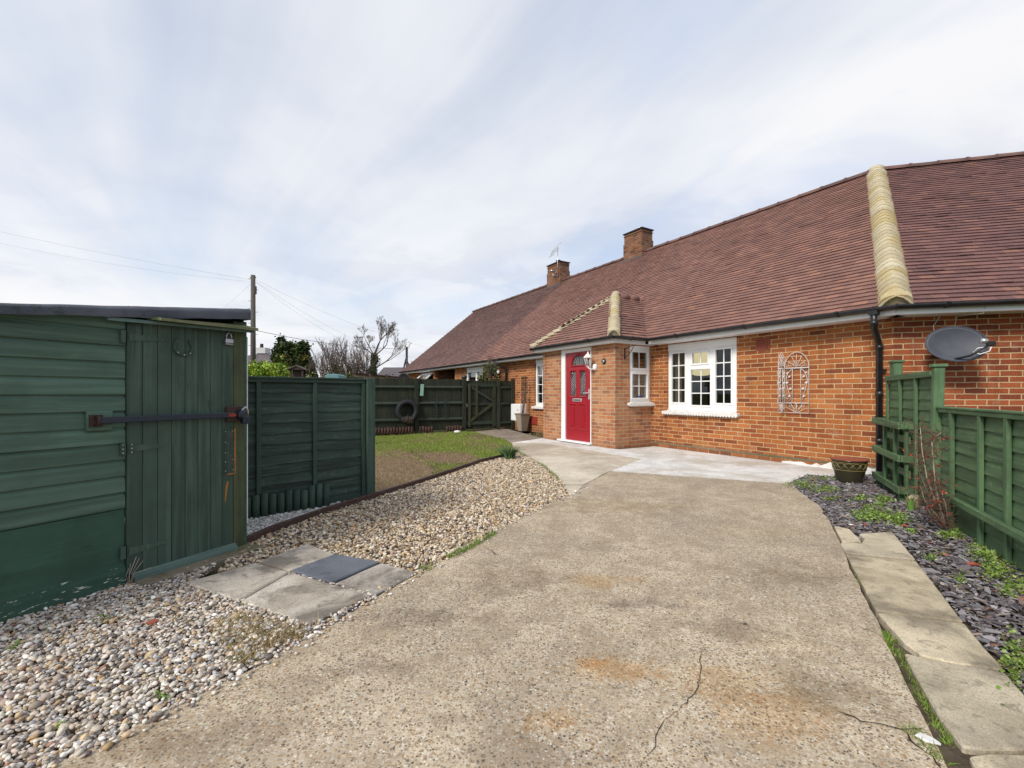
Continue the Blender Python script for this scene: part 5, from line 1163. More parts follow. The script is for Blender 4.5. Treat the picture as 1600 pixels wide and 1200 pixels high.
dc = thing('climbing_plant', 'leafless climber rising from the taupe planter up a thin trellis', 'plant', (*G(816.5, 673.6), .45), A1)
p = P()
for i in range(9):
    x = random.uniform(-.05,.05); pts = [(x, .0, 0)]; 
    for k in range(8): pts.append((pts[-1][0]+random.uniform(-.035,.035), pts[-1][1]+.018+random.uniform(-.01,.01), pts[-1][2]+random.uniform(.07,.15)))
    p.tube(pts, [.009-.0008*k for k in range(9)], 5)
p.build('stem', M['twig'], dc)
p = P(); 
for x in (-8.66, -8.56, -8.46): p.box(x-.008, x+.008, -.03, -.012, .35, 1.55)
for z in [.5+.17*i for i in range(7)]: p.box(-8.68, -8.44, -.036, -.030, z-.006, z+.006)
p.build('trellis', M['dark_wood'], None, loc=(C0[0], C0[1], 0), rz=A1, label='narrow brown wooden trellis against the wall left of the porch', category='trellis')
# glazed bowl pot by the wall
gx, gy = G(1327, 752)
pt = thing('plant_pot', 'dark glazed pot with a band of leaf pattern by the house corner', 'plant pot', (gx, gy, -.02), 0)
P().lathe([(.0,0),(.112,0),(.118,.012),(.150,.12),(.166,.20),(.170,.262),(.186,.270),(.186,.283),(.168,.284),(.158,.262),(.14,.15),(.0,.13)], (0,0,0), 40).build('pot', plain('olive_glaze', (.040,.036,.022), .22, dirt=.2, dc=(.06,.07,.03)), pt)
P().lathe([(.166,.279),(.1875,.2845),(.188,.290),(.168,.291)], (0,0,0), 40).build('rim', M['terra'], pt)
p = P(); 
def pp(t, z): r = .1665+(z-.20)*.06+.0035 if z > .2 else .150+(z-.12)*.2+.003; return (r*math.cos(t), r*math.sin(t), z)
n = 14
for k in range(n):
    t0 = 2*math.pi*k/n; dt = 2*math.pi/n
    for s in (1, -1): p.tube([pp(t0+dt*.5+s*dt*(-.5+u)*1.0, .175+.075*math.sin(math.pi*u/1.0 if False else u*math.pi/2)) for u in (0,.25,.5,.75,1)], .0028, 4)
    p.tube([pp(t0+dt*.5, .18), pp(t0+dt*.5, .245)], .002, 4)
p.tube([pp(2*math.pi*k/40, .165) for k in range(40)], .003, 4, closed=True); p.tube([pp(2*math.pi*k/40, .255) for k in range(40)], .003, 4, closed=True)
p.build('leaf_band', plain('ochre_slip', (.30,.24,.09), .4), pt)

# timber edging between lawn and gravel, one long board in three lengths
for i, (a, b_, lb_) in enumerate(((0, 3, 'dark timber edging board nearest the shed'), (3, 5, 'middle length of timber edging between lawn and gravel'), (5, 7, 'far length of timber edging by the grass tuft'))):
    p = P()
    for q in range(a, b_): u, v = EDG[q], EDG[q+1]; p.bar((*u, .005), (*v, .005), .034, .085)
    o = p.build('edging_board', M['edge'], None, bevel=.004, label=lb_, category='edging board', group='timber edging boards along the gravel')
# paving slabs
def slab(pts, mat, label, z=.012, grp='paving slabs by the shed door', th=.05, jit=.004):
    c = gp(pts); cx = sum(q[0] for q in c)/len(c); cy = sum(q[1] for q in c)/len(c); c = [(q[0]-cx, q[1]-cy) for q in c]
    c = [(q[0]*.982, q[1]*.982) for q in c]; p = P(); p.prism(rough_line(c+[c[0]], .07, .0022)[:-1], -th, z); o = p.build('paving_slab', M[mat], None, bevel=.006, loc=(cx, cy, 0), label=label, category='paving slab', group=grp)
    o.rotation_euler = (R(random.uniform(-.5,.5)), R(random.uniform(-.5,.5)), 0); return o
slab([(288,914),(400,881),(452,896),(373,942)], 'slab', 'pale square slab nearest the shed door, cracked at one corner')
slab([(374,942),(453,896.5),(581,933),(484,979)], 'slab', 'large pale slab whose corner touches the dry grass by the driveway')
slab([(402,880),(480,852),(524,868),(453,895)], 'slab', 'weathered slab behind the dark slab, next to the gravel')
slab([(453.5,895.5),(525,868.5),(594,880),(519,914)], 'slab_dark', 'only dark slate-grey slab in the group by the shed', z=.016)
slab([(520,914.5),(595,881),(655,896),(582,933)], 'slab', 'pale slab between the dark slab and the driveway', z=.008)
G2 = 'slabs edging the driveway on the right'
slab([(1303,823),(1329,829),(1346,848),(1316,850),(1312,840)], 'slab_tan', 'small broken slab at the far end of the right hand strip', grp=G2)
slab([(1342,836),(1395,832),(1432,877),(1321,867),(1312,851),(1345,850),(1352,843)], 'slab_tan', 'chipped tan slab, second from the far end of the right hand strip', grp=G2)
slab([(1322,869),(1433,879),(1507,976),(1400,963),(1368,957)], 'slab_tan', 'long tan slab level with the crack mouth at the driveway edge', grp=G2)
slab([(1370,960),(1508,978),(1572,1052),(1490,1040),(1440,1028),(1412,1008)], 'slab_tan', 'tan slab with a worn notch where grass grows through', grp=G2)
slab([(1412,1022),(1440,1029),(1573,1053),(1680,1180),(1540,1178),(1505,1174),(1470,1130),(1436,1070)], 'slab_tan', 'widest tan slab nearest the camera at the lower right', grp=G2, z=.010)
slab([(1512,1184),(1540,1181),(1682,1183),(1900,1420),(1640,1420)], 'slab_tan', 'tan slab cut off by the bottom edge of the view', grp=G2, z=.010)
# stones
def rock(r, seed, loc, label, mat='stone', cat='stone', name='stone', rz=0):
    v, f = ico(3); rs = np.random.default_rng(seed); d = rs.normal(0, 1, (7, 3)); d /= np.linalg.norm(d, axis=1)[:, None]
    for q in d: s = v@q; v = v-np.outer(np.maximum(0, s-.62), q)*1.0
    v = v*np.array(r); p = P(); p.add([tuple(q) for q in v], [tuple(q) for q in f]); return p.build(name, M[mat], None, loc=loc, rz=rz, label=label, category=cat)
g = G(1429, 795); rock((.075,.055,.085), 3, (g[0], g[1], .045), 'pale buff rock at the foot of the planter')
g = G(1449, 806); rock((.045,.05,.06), 5, (g[0]+.06, g[1], .03), 'broken terracotta lump under the bare shrub', mat='terra', cat='broken brick')
g = G(1352, 1152); 

# ================================================================== gravel, slate chips, grass: nobody could count them
def palette(n, cols, w, var=.12):
    c = np.array(cols)[RNG.choice(len(cols), n, p=np.array(w)/sum(w))]; return np.clip(c*(1+RNG.normal(0, var, (n, 1)))+RNG.normal(0, .006, (n, 3)), .01, .95)
PC = [(.68,.62,.54), (.55,.48,.40), (.42,.34,.28), (.26,.215,.19), (.13,.11,.10), (.46,.31,.17), (.60,.46,.29), (.40,.385,.385), (.80,.77,.72), (.33,.19,.13)]
PW = [22, 18, 13, 9, 5, 3, 6, 12, 11, 2.5]
i2v, i2f = ico(2); i1v, i1f = ico(1); i3v, i3f = ico(3)
def pebbles(name, poly, n, size, zlo, zhi, bases, f, pal=(PC, PW), flat=.55, smooth=True, mat='peb', extra=None, excl=None, **t):
    q = sample(poly, n)
    if excl is not None: q = q[~in_poly(q, excl)]
    if extra is not None: q = np.vstack([q, extra])
    n = len(q); pos = np.column_stack([q, RNG.uniform(zlo, zhi, n)])
    s = size*np.exp(RNG.normal(0, .28, n)); sc = np.column_stack([s*RNG.uniform(1, 1.6, n), s*RNG.uniform(.75, 1.1, n), s*RNG.uniform(.45, .85, n)*flat/.55])
    return scatter(name, bases, f, pos, rotmats(RNG.uniform(0, 6.28, n), RNG.normal(0, .35, n), RNG.normal(0, .35, n)), sc, palette(n, *pal), M[mat], smooth, kind='stuff', **t)
near_b = lumpy(i2v, .34, 24); far_b = lumpy(i1v, .22, 12)
spill = np.vstack([np.column_stack([DRL(u)]) for u in []]) if False else None
NEARQ = gp([(0,1215),(-420,1215),(-420,985),(0,975),(190,912),(300,905),(400,950),(480,990),(330,1075),(180,1148),(70,1205)])
G2in = GRAV2
g2 = pebbles('gravel', G2in, 46000, .0063, -.022, .004, near_b, i2f, smooth=True, label='mixed beige and grey pebbles in front of the shed', category='gravel')
g1 = pebbles('gravel', GRAV1, 40000, .0088, -.022, .006, far_b, i1f, pal=([(.66,.57,.44), (.56,.45,.31), (.40,.29,.19), (.24,.17,.13), (.13,.10,.09), (.52,.34,.16), (.74,.67,.56), (.36,.31,.27)], [20,18,13,8,6,9,12,6]), label='warm beige gravel between the lawn edging and the driveway', category='gravel')
wc = pebbles('gravel', WCHIP, 11000, .0078, -.020, .002, far_b, i1f, pal=([(.66,.66,.64), (.54,.53,.50), (.42,.41,.38), (.30,.28,.25), (.75,.74,.72)], [16,14,10,6,8]), smooth=False, label='pale grey chippings along the foot of the dark fence', category='gravel')
# a little gravel strewn over the driveway's edge and between the slabs
def along(pts, n, spread, off=0):
    pts = np.array(pts); k = RNG.integers(0, len(pts)-1, n); t = RNG.uniform(0, 1, n)[:, None]; q = pts[k]*(1-t)+pts[k+1]*t; d = pts[k+1]-pts[k]; d /= np.linalg.norm(d, axis=1)[:, None]+1e-9
    return q+np.column_stack([-d[:,1], d[:,0]])*(off+np.abs(RNG.normal(0, spread, n))[:, None]*RNG.choice([-1, 1], n)[:, None])
def strewn(q, size, z, label, **k):
    n = len(q); s = size*np.exp(RNG.normal(0, .3, n)); sc = np.column_stack([s*1.3, s, s*.6])
    scatter('gravel', far_b, i1f, np.column_stack([q, np.full(n, z)]), rotmats(RNG.uniform(0, 6.28, n), RNG.normal(0, .2, n), RNG.normal(0, .2, n)), sc, palette(n, PC, PW), M['peb'], True, kind='stuff', label=label, category='gravel')
strewn(np.vstack([along(DL, 420, .035), along(gp([(288,915),(373,943),(484,980),(582,934)]), 260, .016), along(gp([(453,896),(520,914),(582,933)]), 60, .01)]), .0065, .006, 'loose stones strewn along the driveway edge')
sc_b = []
for _ in range(12):
    n = 6; a = np.sort(RNG.uniform(0, 6.28, n)); r = RNG.uniform(.6, 1.1, n); top = np.column_stack([r*np.cos(a), r*np.sin(a), np.full(n, .5)+RNG.normal(0, .06, n)]); bot = top*np.array([1.05, 1.05, -1]); sc_b.append(np.vstack([top, bot]))
sf_ = [[0,1,2],[0,2,3],[0,3,4],[0,4,5]]+[[6+i, 6+(i+1) % 6, (i+1) % 6] for i in range(6)]+[[6+i, (i+1) % 6, i] for i in range(6)]
def chips(poly, n, label, excl=None):
    q = sample(poly, n)
    for e in (excl or []): q = q[~in_poly(q, e)]
    n = len(q); s = .0125*np.exp(RNG.normal(0, .42, n)); sc = np.column_stack([s*RNG.uniform(.9, 1.7, n), s*RNG.uniform(.6, 1.0, n), s*RNG.uniform(.12, .3, n)])
    pal = palette(n, [(.145,.13,.14), (.20,.185,.20), (.27,.255,.275), (.095,.083,.085), (.36,.345,.36), (.42,.36,.31), (.26,.13,.09), (.17,.13,.10)], [18,20,16,12,9,2,1.5,6], .18)
    scatter('slate_chippings', sc_b, sf_, np.column_stack([q, RNG.uniform(-.022, .004, n)]), rotmats(RNG.uniform(0, 6.28, n), RNG.normal(0, .28, n), RNG.normal(0, .28, n)), sc, pal, M['slate'], False, kind='stuff', label=label, category='slate chippings')
STRIP = gp([(1300,822),(1329,826),(1345,846),(1342,834),(1397,830),(1434,876),(1512,976),(1578,1050),(1690,1180)])+[(1.75,.2),DRe]+DR[::-1][:7]
chips(SLATE, 27000, 'plum slate chippings between the slabs and the green fence', [STRIP])

blade = np.array([(-.5,0,0),(.5,0,0),(-.32,.12,.55),(.32,.12,.55),(0,.42,1.0)]); bladef = [[0,1,3],[0,3,2],[2,3,4]]
def grass(name, q, h, w, cols, wts, label, cat='grass', z=-.03, lean=.35, kind='stuff', hv=.35, straw=None, **t):
    n = len(q); hh = h*np.exp(RNG.normal(0, hv, n)); sc = np.column_stack([np.full(n, w)*RNG.uniform(.6, 1.3, n), hh, hh])
    k = dict(label=label, category=cat, **t); 
    if kind: k['kind'] = kind
    cc_ = palette(n, cols, wts, .18)
    if straw is not None: a_ = np.clip(straw, 0, 1)[:, None]; cc_ = cc_*(1-a_)+np.array([[.34,.27,.14]])*a_*RNG.uniform(.6, 1.1, (n, 1))
    return scatter(name, blade, bladef, np.column_stack([q, np.full(n, z)]), rotmats(RNG.uniform(0, 6.28, n), RNG.normal(0, lean, n), RNG.normal(0, lean, n)), sc, cc_, M['grass'], False, **k)
M['bare'] = soil('trodden_earth', (.13,.085,.05), (.26,.19,.12), 26)
GC = [(.17,.27,.03), (.25,.36,.045), (.12,.19,.025), (.30,.34,.08), (.36,.30,.14)]
q = sample(LAWN, 150000); 
def nz2(q, s, o=0): return (np.sin(q[:,0]*s*1.3+o)+np.sin(q[:,1]*s*.9+1.7*o+q[:,0]*s*.5)+np.sin((q[:,0]+q[:,1])*s*.7+2.1+o)+.6*np.sin(q[:,0]*s*3.1-q[:,1]*s*2.3+o))/3.6
pxl = HX+F*q[:,0]/q[:,1]; pyl = HY+EYE*F/q[:,1]
bare = np.clip(np.exp(-(((pxl-590)/80)**2+((pyl-738)/26)**2)*.9)*1.6+np.exp(-(((pxl-700)/48)**2+((pyl-713)/10)**2))*.85+np.exp(-(((pxl-745)/50)**2+((pyl-682)/5)**2))*.5+nz2(q, 5, 1)*.35+nz2(q, 14, 3)*.25, 0, 1)
keep = RNG.uniform(0, 1, len(q)) > np.clip((bare-.12)*1.9, 0, .99)
ql = q[keep & (np.abs(nz2(q, 30, 2)) > .02)]
ql = ql[(bare[keep][np.abs(nz2(q, 30, 2)[keep]) > .02] < .62)][:105000]
grass('grass', ql, .030, .0045, GC, [30,26,16,14,9], 'patchy short lawn behind the timber edging', z=-.03, straw=.10+.75*nz2(ql, 3.3, 4)+.5*nz2(ql, 11, 1))
qd = q[bare > .42][:22000]
grass('grass', qd, .020, .006, [(.30,.23,.13), (.22,.16,.09), (.16,.11,.07), (.38,.31,.2), (.14,.15,.04)], [10,10,8,5,3], 'dry brown thatch on the worn part of the lawn', cat='dry grass', z=-.03, lean=.9)
for i_, pts_ in enumerate(([(583,702),(612,700),(640,706),(668,722),(680,732),(665,745),(640,757),(612,768),(583,772),(560,770),(560,705)], [(655,707),(690,702),(735,704),(752,711),(740,719),(700,722),(665,716)], [(705,684),(740,680),(775,683),(770,688),(730,690)])):
    p = P(); sheet(p, rough_line(gp(pts_)+gp(pts_[:1]), .08, .03)[:-1], -.0265-.0005*i_); struct(p, 'bare_soil', M['bare'])
# weeds and grass in the gaps
EG = [(.11,.19,.025), (.16,.26,.04), (.20,.28,.06), (.28,.25,.10)]
gap = along(gp([(1384,985),(1402,1010),(1425,1042),(1446,1085),(1468,1120),(1492,1165)]), 2400, .012, -.008)
gap = gap[nz2(gap, 30, 4) > -.35]
grass('grass', gap, .019, .0045, EG, [8,8,6,3], 'grass growing in the gap between driveway and slabs', z=-.02, lean=.55)
gap2 = np.vstack([along(gp([(1413,1135),(1440,1155),(1470,1190)]), 260, .012), along(gp([(1330,880),(1345,915)]), 60, .006)])
grass('grass', gap2, .022, .004, EG, [8,8,6,3], 'small tufts in the broken driveway corner', z=-.01, lean=.5)
e2 = np.vstack([along(gp([(700,872),(725,861),(748,848),(775,833)]), 900, .012), along(gp([(835,722),(850,728),(862,740),(872,750)]), 500, .018), along(gp([(655,893),(668,888)]), 160, .02), along(gp([(795,706),(810,706),(826,715)]), 300, .02)])
grass('grass', e2, .034, .005, EG, [8,8,6,3], 'grass verge along the gravel and driveway edges', z=-.012, lean=.5)
e3 = along(gp([(372,1040),(400,1022),(440,1000),(470,990),(520,962)]), 1500, .03, .01)
e3 = np.vstack([e3, sample(gp([(330,975),(380,955),(440,972),(484,990),(440,1008),(385,1035),(345,1015)]), 3600)])
grass('grass', e3, .021, .0032, [(.40,.31,.16), (.32,.23,.11), (.47,.40,.24), (.22,.17,.08), (.17,.18,.05)], [10,9,7,5,3], 'straw-coloured dry grass below the paving slabs', cat='dry grass', z=-.002, lean=1.55, hv=.5)
# leafy ground weeds on the slate: tiny round leaves
lf4 = np.array([(0,0,0),(.5,.35,.12),(0,1,.18),(-.5,.35,.12)]); lf4f = [[0,1,2,3]]
def leaves(name, q3, size, cols, wts, mat='leaf', tilt=.6, **t):
    n = len(q3); s = size*np.exp(RNG.normal(0, .3, n)); return scatter(name, lf4, lf4f, q3, rotmats(RNG.uniform(0, 6.28, n), RNG.normal(0, tilt, n), RNG.normal(0, tilt, n)), np.column_stack([s, s, s]), palette(n, cols, wts, .18), M[mat], False, **t)
WC = [(.13,.22,.03), (.20,.32,.05), (.27,.37,.09), (.09,.14,.03)]
def blobs(specs):
    out = []
    for px, py, rx, ry, n in specs:
        a = RNG.normal(0, .5, (n*2, 2)); c = np.column_stack([px+a[:,0]*rx, py+a[:,1]*ry]); Y = EYE*F/(c[:,1]-HY); X = (c[:,0]-HX)/F*Y; qq = np.column_stack([X, Y]); qq = qq[(nz2(qq, 38, px) > -.25) & (qq[:,1] > .3)][:n]
        out.append(np.column_stack([qq, RNG.uniform(-.012, .022, len(qq))]))
    return np.vstack(out)
wq = blobs([(1365,805,34,10,1300), (1400,812,26,9,800), (1250,757,26,6,500), (1285,765,26,5,500), (1300,780,14,3,140), (1380,780,16,6,420), (1290,748,28,5,260), (1345,778,16,6,200), (1355,793,10,5,150)])
leaves('weeds', wq, .013, WC, [8,8,4,4], kind='stuff', label='low green weeds spreading over the slate near the pot and planter', category='weeds')
wq = blobs([(1530,858,20,18,700), (1560,890,26,18,900), (1590,918,28,14,600), (1496,832,18,8,350), (1480,838,16,6,260), (1585,1035,26,40,500), (1500,905,12,10,140), (1455,870,10,8,100), (1598,880,18,10,300)])
leaves('weeds', wq, .011, WC+[(.30,.24,.12)], [8,8,6,4,2], kind='stuff', label='green weeds along the foot of the bright green fence', category='weeds')
wq = blobs([(165,968,12,5,60), (85,990,16,6,50), (15,1010,16,8,70), (250,1090,14,5,60), (90,1135,8,4,20), (840,722,6,4,40), (690,772,6,4,20)])
leaves('weeds', wq, .009, WC, [8,8,2,4], kind='stuff', label='tiny weeds growing up through the pebbles', category='weeds')
wq = np.array([(*HF.w(random.uniform(-7.3,-6.3), random.uniform(-.75,-.08))[:2], random.uniform(-.02,.05)) for _ in range(900)])
leaves('ground_cover', wq, .022, [(.13,.14,.04), (.20,.19,.07), (.20,.13,.07), (.28,.22,.13)], [5,5,5,4], kind='stuff', label='scrappy ground cover under the narrow window', category='ground cover')
# litter of broken bits on the slate
for i, (px, py, r, m, lb_) in enumerate(((1352,822,.016,'terra','orange brick chip lying near the slab corner'), (1414,823,.017,'terra','brick chip on the slate beside the chipped slab'), (1522,884,.024,'terra','long terracotta shard on the slate by the fence'), (1330,822,.014,'white_rough','white chip on the slate behind the broken slab'))):
    g = G(px, py); rock((r*1.5, r, r*.5), 20+i, (g[0], g[1], .01), lb_, mat=m, cat='brick chip', name='brick_chip', rz=random.random()*3)
g = G(1446, 1157); rock((.035,.018,.012), 40, (g[0], g[1], .004), 'white broken chip in the driveway corner', mat='white_rough', cat='brick chip', name='brick_chip', rz=-.7)
g = G(1164, 976); rock((.014,.005,.003), 41, (g[0], g[1], .003), 'single dark brown leaf lying on the driveway', mat='rust', cat='leaf', name='fallen_leaf', rz=.1)
g = G(610, 930); rock((.012,.009,.006), 42, (g[0], g[1], .006), 'white stone at the slab edge by the driveway', mat='white_rough', name='stone')
g = G(238, 975); rock((.026,.015,.009), 43, (g[0], g[1], .010), 'pinkish brick fragment among the pebbles', mat='terra', cat='brick chip', name='brick_chip', rz=.8)
g = G(274, 954); rock((.035,.012,.008), 44, (g[0], g[1], .010), 'sliver of wood among the pebbles', mat='pale_wood', cat='wood chip', name='wood_chip', rz=-.5)
# strap-leaved clump at the tip of the lawn
def clump(c, n, h, w, cols, label, spread=.1, cat='plant', droop=1.0):
    p = P()
    for i in range(n):
        a = random.uniform(0, 6.28); r = random.uniform(0, spread); hh = h*random.uniform(.6, 1.1); dx, dy = math.cos(a), math.sin(a); ln = random.uniform(.25, 1)*droop; cl = random.choice(cols); cl = tuple(min(1, q*random.uniform(.7, 1.3)) for q in cl); vs = []
        for k in range(6):
            t = k/5; o = r+hh*ln*t*t*.8; z = hh*(t-.45*ln*t*t*t); ww = w*(1-t)**.6*(.6+.4*min(1, 3*t))+.0006; vs += [(dx*o-dy*ww, dy*o+dx*ww, z), (dx*o+dy*ww, dy*o-dx*ww, z+.003)]
        p.add(vs, [(2*k, 2*k+1, 2*k+3, 2*k+2) for k in range(5)], True, col=cl)
    return p.build('plant', M['grass'], None, loc=c, label=label, category=cat)
g = G(800, 716); clump((g[0]-.05, g[1], -.02), 150, .27, .008, [(.05,.10,.045), (.08,.15,.05), (.12,.18,.07)], 'arching strap-leaved clump at the corner of lawn and patio', .14)
g = G(1422, 797); clump((g[0], g[1], -.01), 12, .16, .011, [(.16,.26,.06), (.24,.34,.10)], 'small upright leafy shoot beside the buff rock', .03, droop=.4)
for (px, py, lb_, s) in ((1378,790,'low bright rosette weed in front of the planter', .05), (1425,830,'rosette weed at the edge of the slate beside the slabs', .04), (1550,870,'bright weed clump under the middle of the green fence', .06), (1488,838,'leafy weed by the foot of the bare shrub', .06)):
    g = G(px, py); clump((g[0], g[1], -.015), 60, s, .007, [(.16,.28,.05), (.25,.37,.08)], lb_, s*.9, cat='weed')

# ================================================================== trees and shrubs
def branch(p, a, d, L, r, depth, rnd, spread=.55, n=3, up=.15, seg=3, minr=.003, shrink=.72):
    pts = [Vector(a)]; d = Vector(d).normalized()
    for i in range(seg): d = (d+Vector((rnd.gauss(0,.13), rnd.gauss(0,.13), rnd.gauss(0,.10)+up*.3))).normalized(); pts.append(pts[-1]+d*L/seg)
    r1 = r*.62; p.tube(pts, [r+(r1-r)*i/seg for i in range(seg+1)], 5 if depth > 2 else 3, caps=False)
    if depth <= 0: return
    for k in range(n+(1 if rnd.random() < .4 else 0)):
        t = rnd.uniform(.45, 1.0) if k else 1.0; i = min(seg, max(1, int(round(t*seg)))); ax = Vector((rnd.gauss(0,1), rnd.gauss(0,1), rnd.gauss(0,.6))).normalized(); dd = (d+ax*spread+Vector((0,0,up))).normalized()
        branch(p, pts[i], dd, L*shrink*rnd.uniform(.75, 1.15), max(minr, r1*.8), depth-1, rnd, spread, n, up, seg, minr, shrink)
def crown(name, par, c, rad, nclump, per, csize, lsize, cols, wts, seed=1, flat=0.0, mat='leaf'):
    global RNG
    old = RNG; RNG = np.random.default_rng(seed); d = RNG.normal(0, 1, (nclump, 3)); d /= np.linalg.norm(d, axis=1)[:, None]; r = RNG.uniform(.35, 1.0, nclump)**.5
    cc = d*r[:, None]*np.array(rad)*(1+RNG.normal(0, .07, (nclump, 1))); n = nclump*per; pos = np.repeat(cc, per, 0)+RNG.normal(0, 1, (n, 3))*csize; pos += np.array(c)
    cs = palette(nclump, cols, wts, .22); cs = np.repeat(cs, per, 0)*(1+RNG.normal(0, .14, (n, 1))); s = lsize*np.exp(RNG.normal(0, .3, n))
    o = scatter(name, lf4, lf4f, pos, rotmats(RNG.uniform(0, 6.28, n), RNG.normal(0, .8, n), RNG.normal(0, .8, n)), np.column_stack([s, s, s]), np.clip(cs, .004, .9), M[mat], False, parent=par); RNG = old; return o
def at(px, Y): return ((px-HX)/F*Y, Y)
def zz(py, Y): return EYE+(HY-py)*Y/F
# clipped bright hedge behind the dark fence
Yh = 11; x0 = at(330, Yh)[0]; x1 = at(450, Yh)[0]
hd = thing('hedge', 'bright yellow-green clipped hedge rising above the dark fence by the shed', 'hedge', ((x0+x1)/2, Yh+.5, 0))
crown('foliage', hd, (0,0,.95), ((x1-x0)/2-.03,.5,.87), 330, 90, .055, .040, [(.20,.31,.03), (.29,.40,.045), (.11,.19,.02), (.36,.44,.08)], [9,9,5,4], 5)
crown('foliage', hd, (.15,0,1.45), ((x1-x0)/2-.25,.45,.36), 150, 90, .05, .040, [(.26,.38,.04), (.33,.44,.055), (.15,.25,.025)], [9,9,4], 6)
p = P(); 
for i in range(7): p.tube([(-.8+i*.27,0,0),(-.75+i*.27,.05,1.3)], .02, 5)
p.build('stem', M['bark'], hd)
# dark evergreen
Yt = 24; X = at(457, Yt)[0]; ev = thing('evergreen_tree', 'dense dark olive evergreen with a ragged top above the hedge', 'tree', (X, Yt, 0))
crown('foliage', ev, (.05,0,2.25), (1.08,1.0,1.15), 300, 70, .10, .11, [(.030,.055,.012), (.055,.085,.015), (.10,.12,.018), (.15,.14,.02)], [10,9,6,3], 8)
crown('foliage', ev, (-.15,0,3.15), (.78,.7,.60), 110, 70, .10, .11, [(.030,.055,.012), (.055,.085,.015), (.10,.12,.018), (.14,.13,.02)], [10,9,5,2], 9)
crown('foliage', ev, (-.58,0,3.92), (.12,.12,.20), 10, 40, .07, .09, [(.03,.05,.012)], [1], 10)
crown('foliage', ev, (.55,0,3.55), (.25,.25,.22), 20, 50, .08, .10, [(.04,.07,.014)], [1], 11)
p = P(); branch(p, (0,0,0), (0,0,1), 1.3, .13, 3, random.Random(4), up=.5); p.build('trunk', M['bark'], ev)
# two bare rounded shrubs with some ivy
for i, (px, w_, top, lb_, sd) in enumerate(((527, 1.0, 538, 'left of two bushy leafless trees behind the dark fence', 3), (556, .9, 535, 'right of two bushy leafless trees, next to the ivy-clad one', 6))):
    Yb = 23+i*.8; X = at(px, Yb)[0]; t = thing('bare_tree', lb_, 'tree', (X, Yb, 0), 0, 'leafless bushy trees behind the fence'); p = P(); rn = random.Random(sd)
    H_ = zz(top, Yb)
    for k in range(13): a = rn.uniform(0, 6.28); branch(p, (.1*math.cos(a), .1*math.sin(a), .1), (math.cos(a)*.75*w_, math.sin(a)*.5, 1.5), H_*.50, .045, 4, rn, .48, 3, .30, 3, .0058, .56)
    p.build('trunk', M['twig'], t); crown('ivy', t, (0,0,1.45), (.58*w_,.45,1.15), 120, 34, .12, .060, [(.07,.09,.03), (.12,.12,.05), (.16,.13,.08), (.20,.16,.11)], [5,5,5,4], 30+i)
# ivy-clad leaning tree with a bare fan of branches
Yi = 27; X, _ = at(575, Yi); iv = thing('ivy_tree', 'tall leaning bare tree with dark ivy round its trunk', 'tree', (X, Yi, 0)); p = P(); rn = random.Random(12)
b0 = (0,0,0); b1 = (.15,0,1.5); b2 = (.30,0,2.5); b3 = (.38,0,3.3); p.tube([b0, b1, b2, b3], [.16,.13,.10,.08], 7)
for (s, dr_, L, dd) in ((b3, (-.35,0,1), 1.05, 5), (b3, (.35,.1,1), 1.1, 5), (b2, (1.0,0,.62), 1.35, 5), (b3, (.0,.3,1), 1.05, 5), (b3, (-.75,-.1,.75), .8, 5), (b3,(.9,0,.7), 1.0, 5)): branch(p, s, dr_, L, .045, dd, rn, .50, 3, .14, 3, .0062, .60)
p.build('trunk', M['twig'], iv)
for c, rd, k in (((.08,0,1.0),(.22,.22,.9),70), ((.27,0,2.35),(.22,.2,.55),50), ((.37,0,3.1),(.17,.16,.35),26), ((.75,0,1.75),(.40,.2,.14),30), ((1.2,0,1.95),(.35,.15,.12),20)): crown('ivy', iv, c, rd, k, 42, .07, .07, [(.022,.045,.014), (.04,.07,.02), (.07,.10,.03)], [8,6,3], k)
# thin pale tree and far bare tree
for (px, py, Yb, n, r, mt_, lb_, lean) in ((493, 556, 26, 4, .03, 'twig_pale', 'slim pale leafless tree between the evergreen and the bushy trees', 0), (661, 556, 40, 4, .04, 'twig', 'faint leafless treetop just left of the terrace roof', 0), (424, 552, 34, 4, .035, 'twig_pale', 'faint leafless treetop left of the evergreen', 0)):
    X = at(px, Yb)[0]; t = thing('bare_tree', lb_, 'tree', (X, Yb, 0)); p = P(); rn = random.Random(px); H_ = zz(py, Yb)
    for k in range(4): a = k*1.6; branch(p, (0,0,.1), (math.cos(a)*.35, math.sin(a)*.3, 1.3), H_*.44, r, 4, rn, .5, 2, .25, 3, .0062, .62)
    p.build('trunk', M[mt_], t)
# low mixed scrub along the back boundary
for (px, Yb, w_, h_, cols, lb_) in ((480, 14, .30, 1.62, [(.17,.22,.05), (.24,.27,.08)], 'light green shrub beside the bird table'), (500, 15, .38, 1.48, [(.10,.10,.06), (.16,.14,.09), (.22,.17,.13)], 'greyish brown shrub right of the bird table'), (545, 15, .25, 1.75, [(.07,.10,.03), (.12,.13,.05)], 'dark bush in front of the leafless trees'), (600, 26, .9, 2.0, [(.03,.055,.02), (.05,.08,.03)], 'dark low bush right of the ivy-clad tree')):
    X = at(px, Yb)[0]; t = thing('shrub', lb_, 'shrub', (X, Yb, 0)); crown('foliage', t, (0,0,h_*.55), (w_,w_*.8,h_*.45), 60, 50, .07, .05, cols, [1]*len(cols), px); p = P(); branch(p, (0,0,0), (0,0,1), h_*.5, .03, 3, random.Random(px), .6); p.build('stem', M['twig'], t)
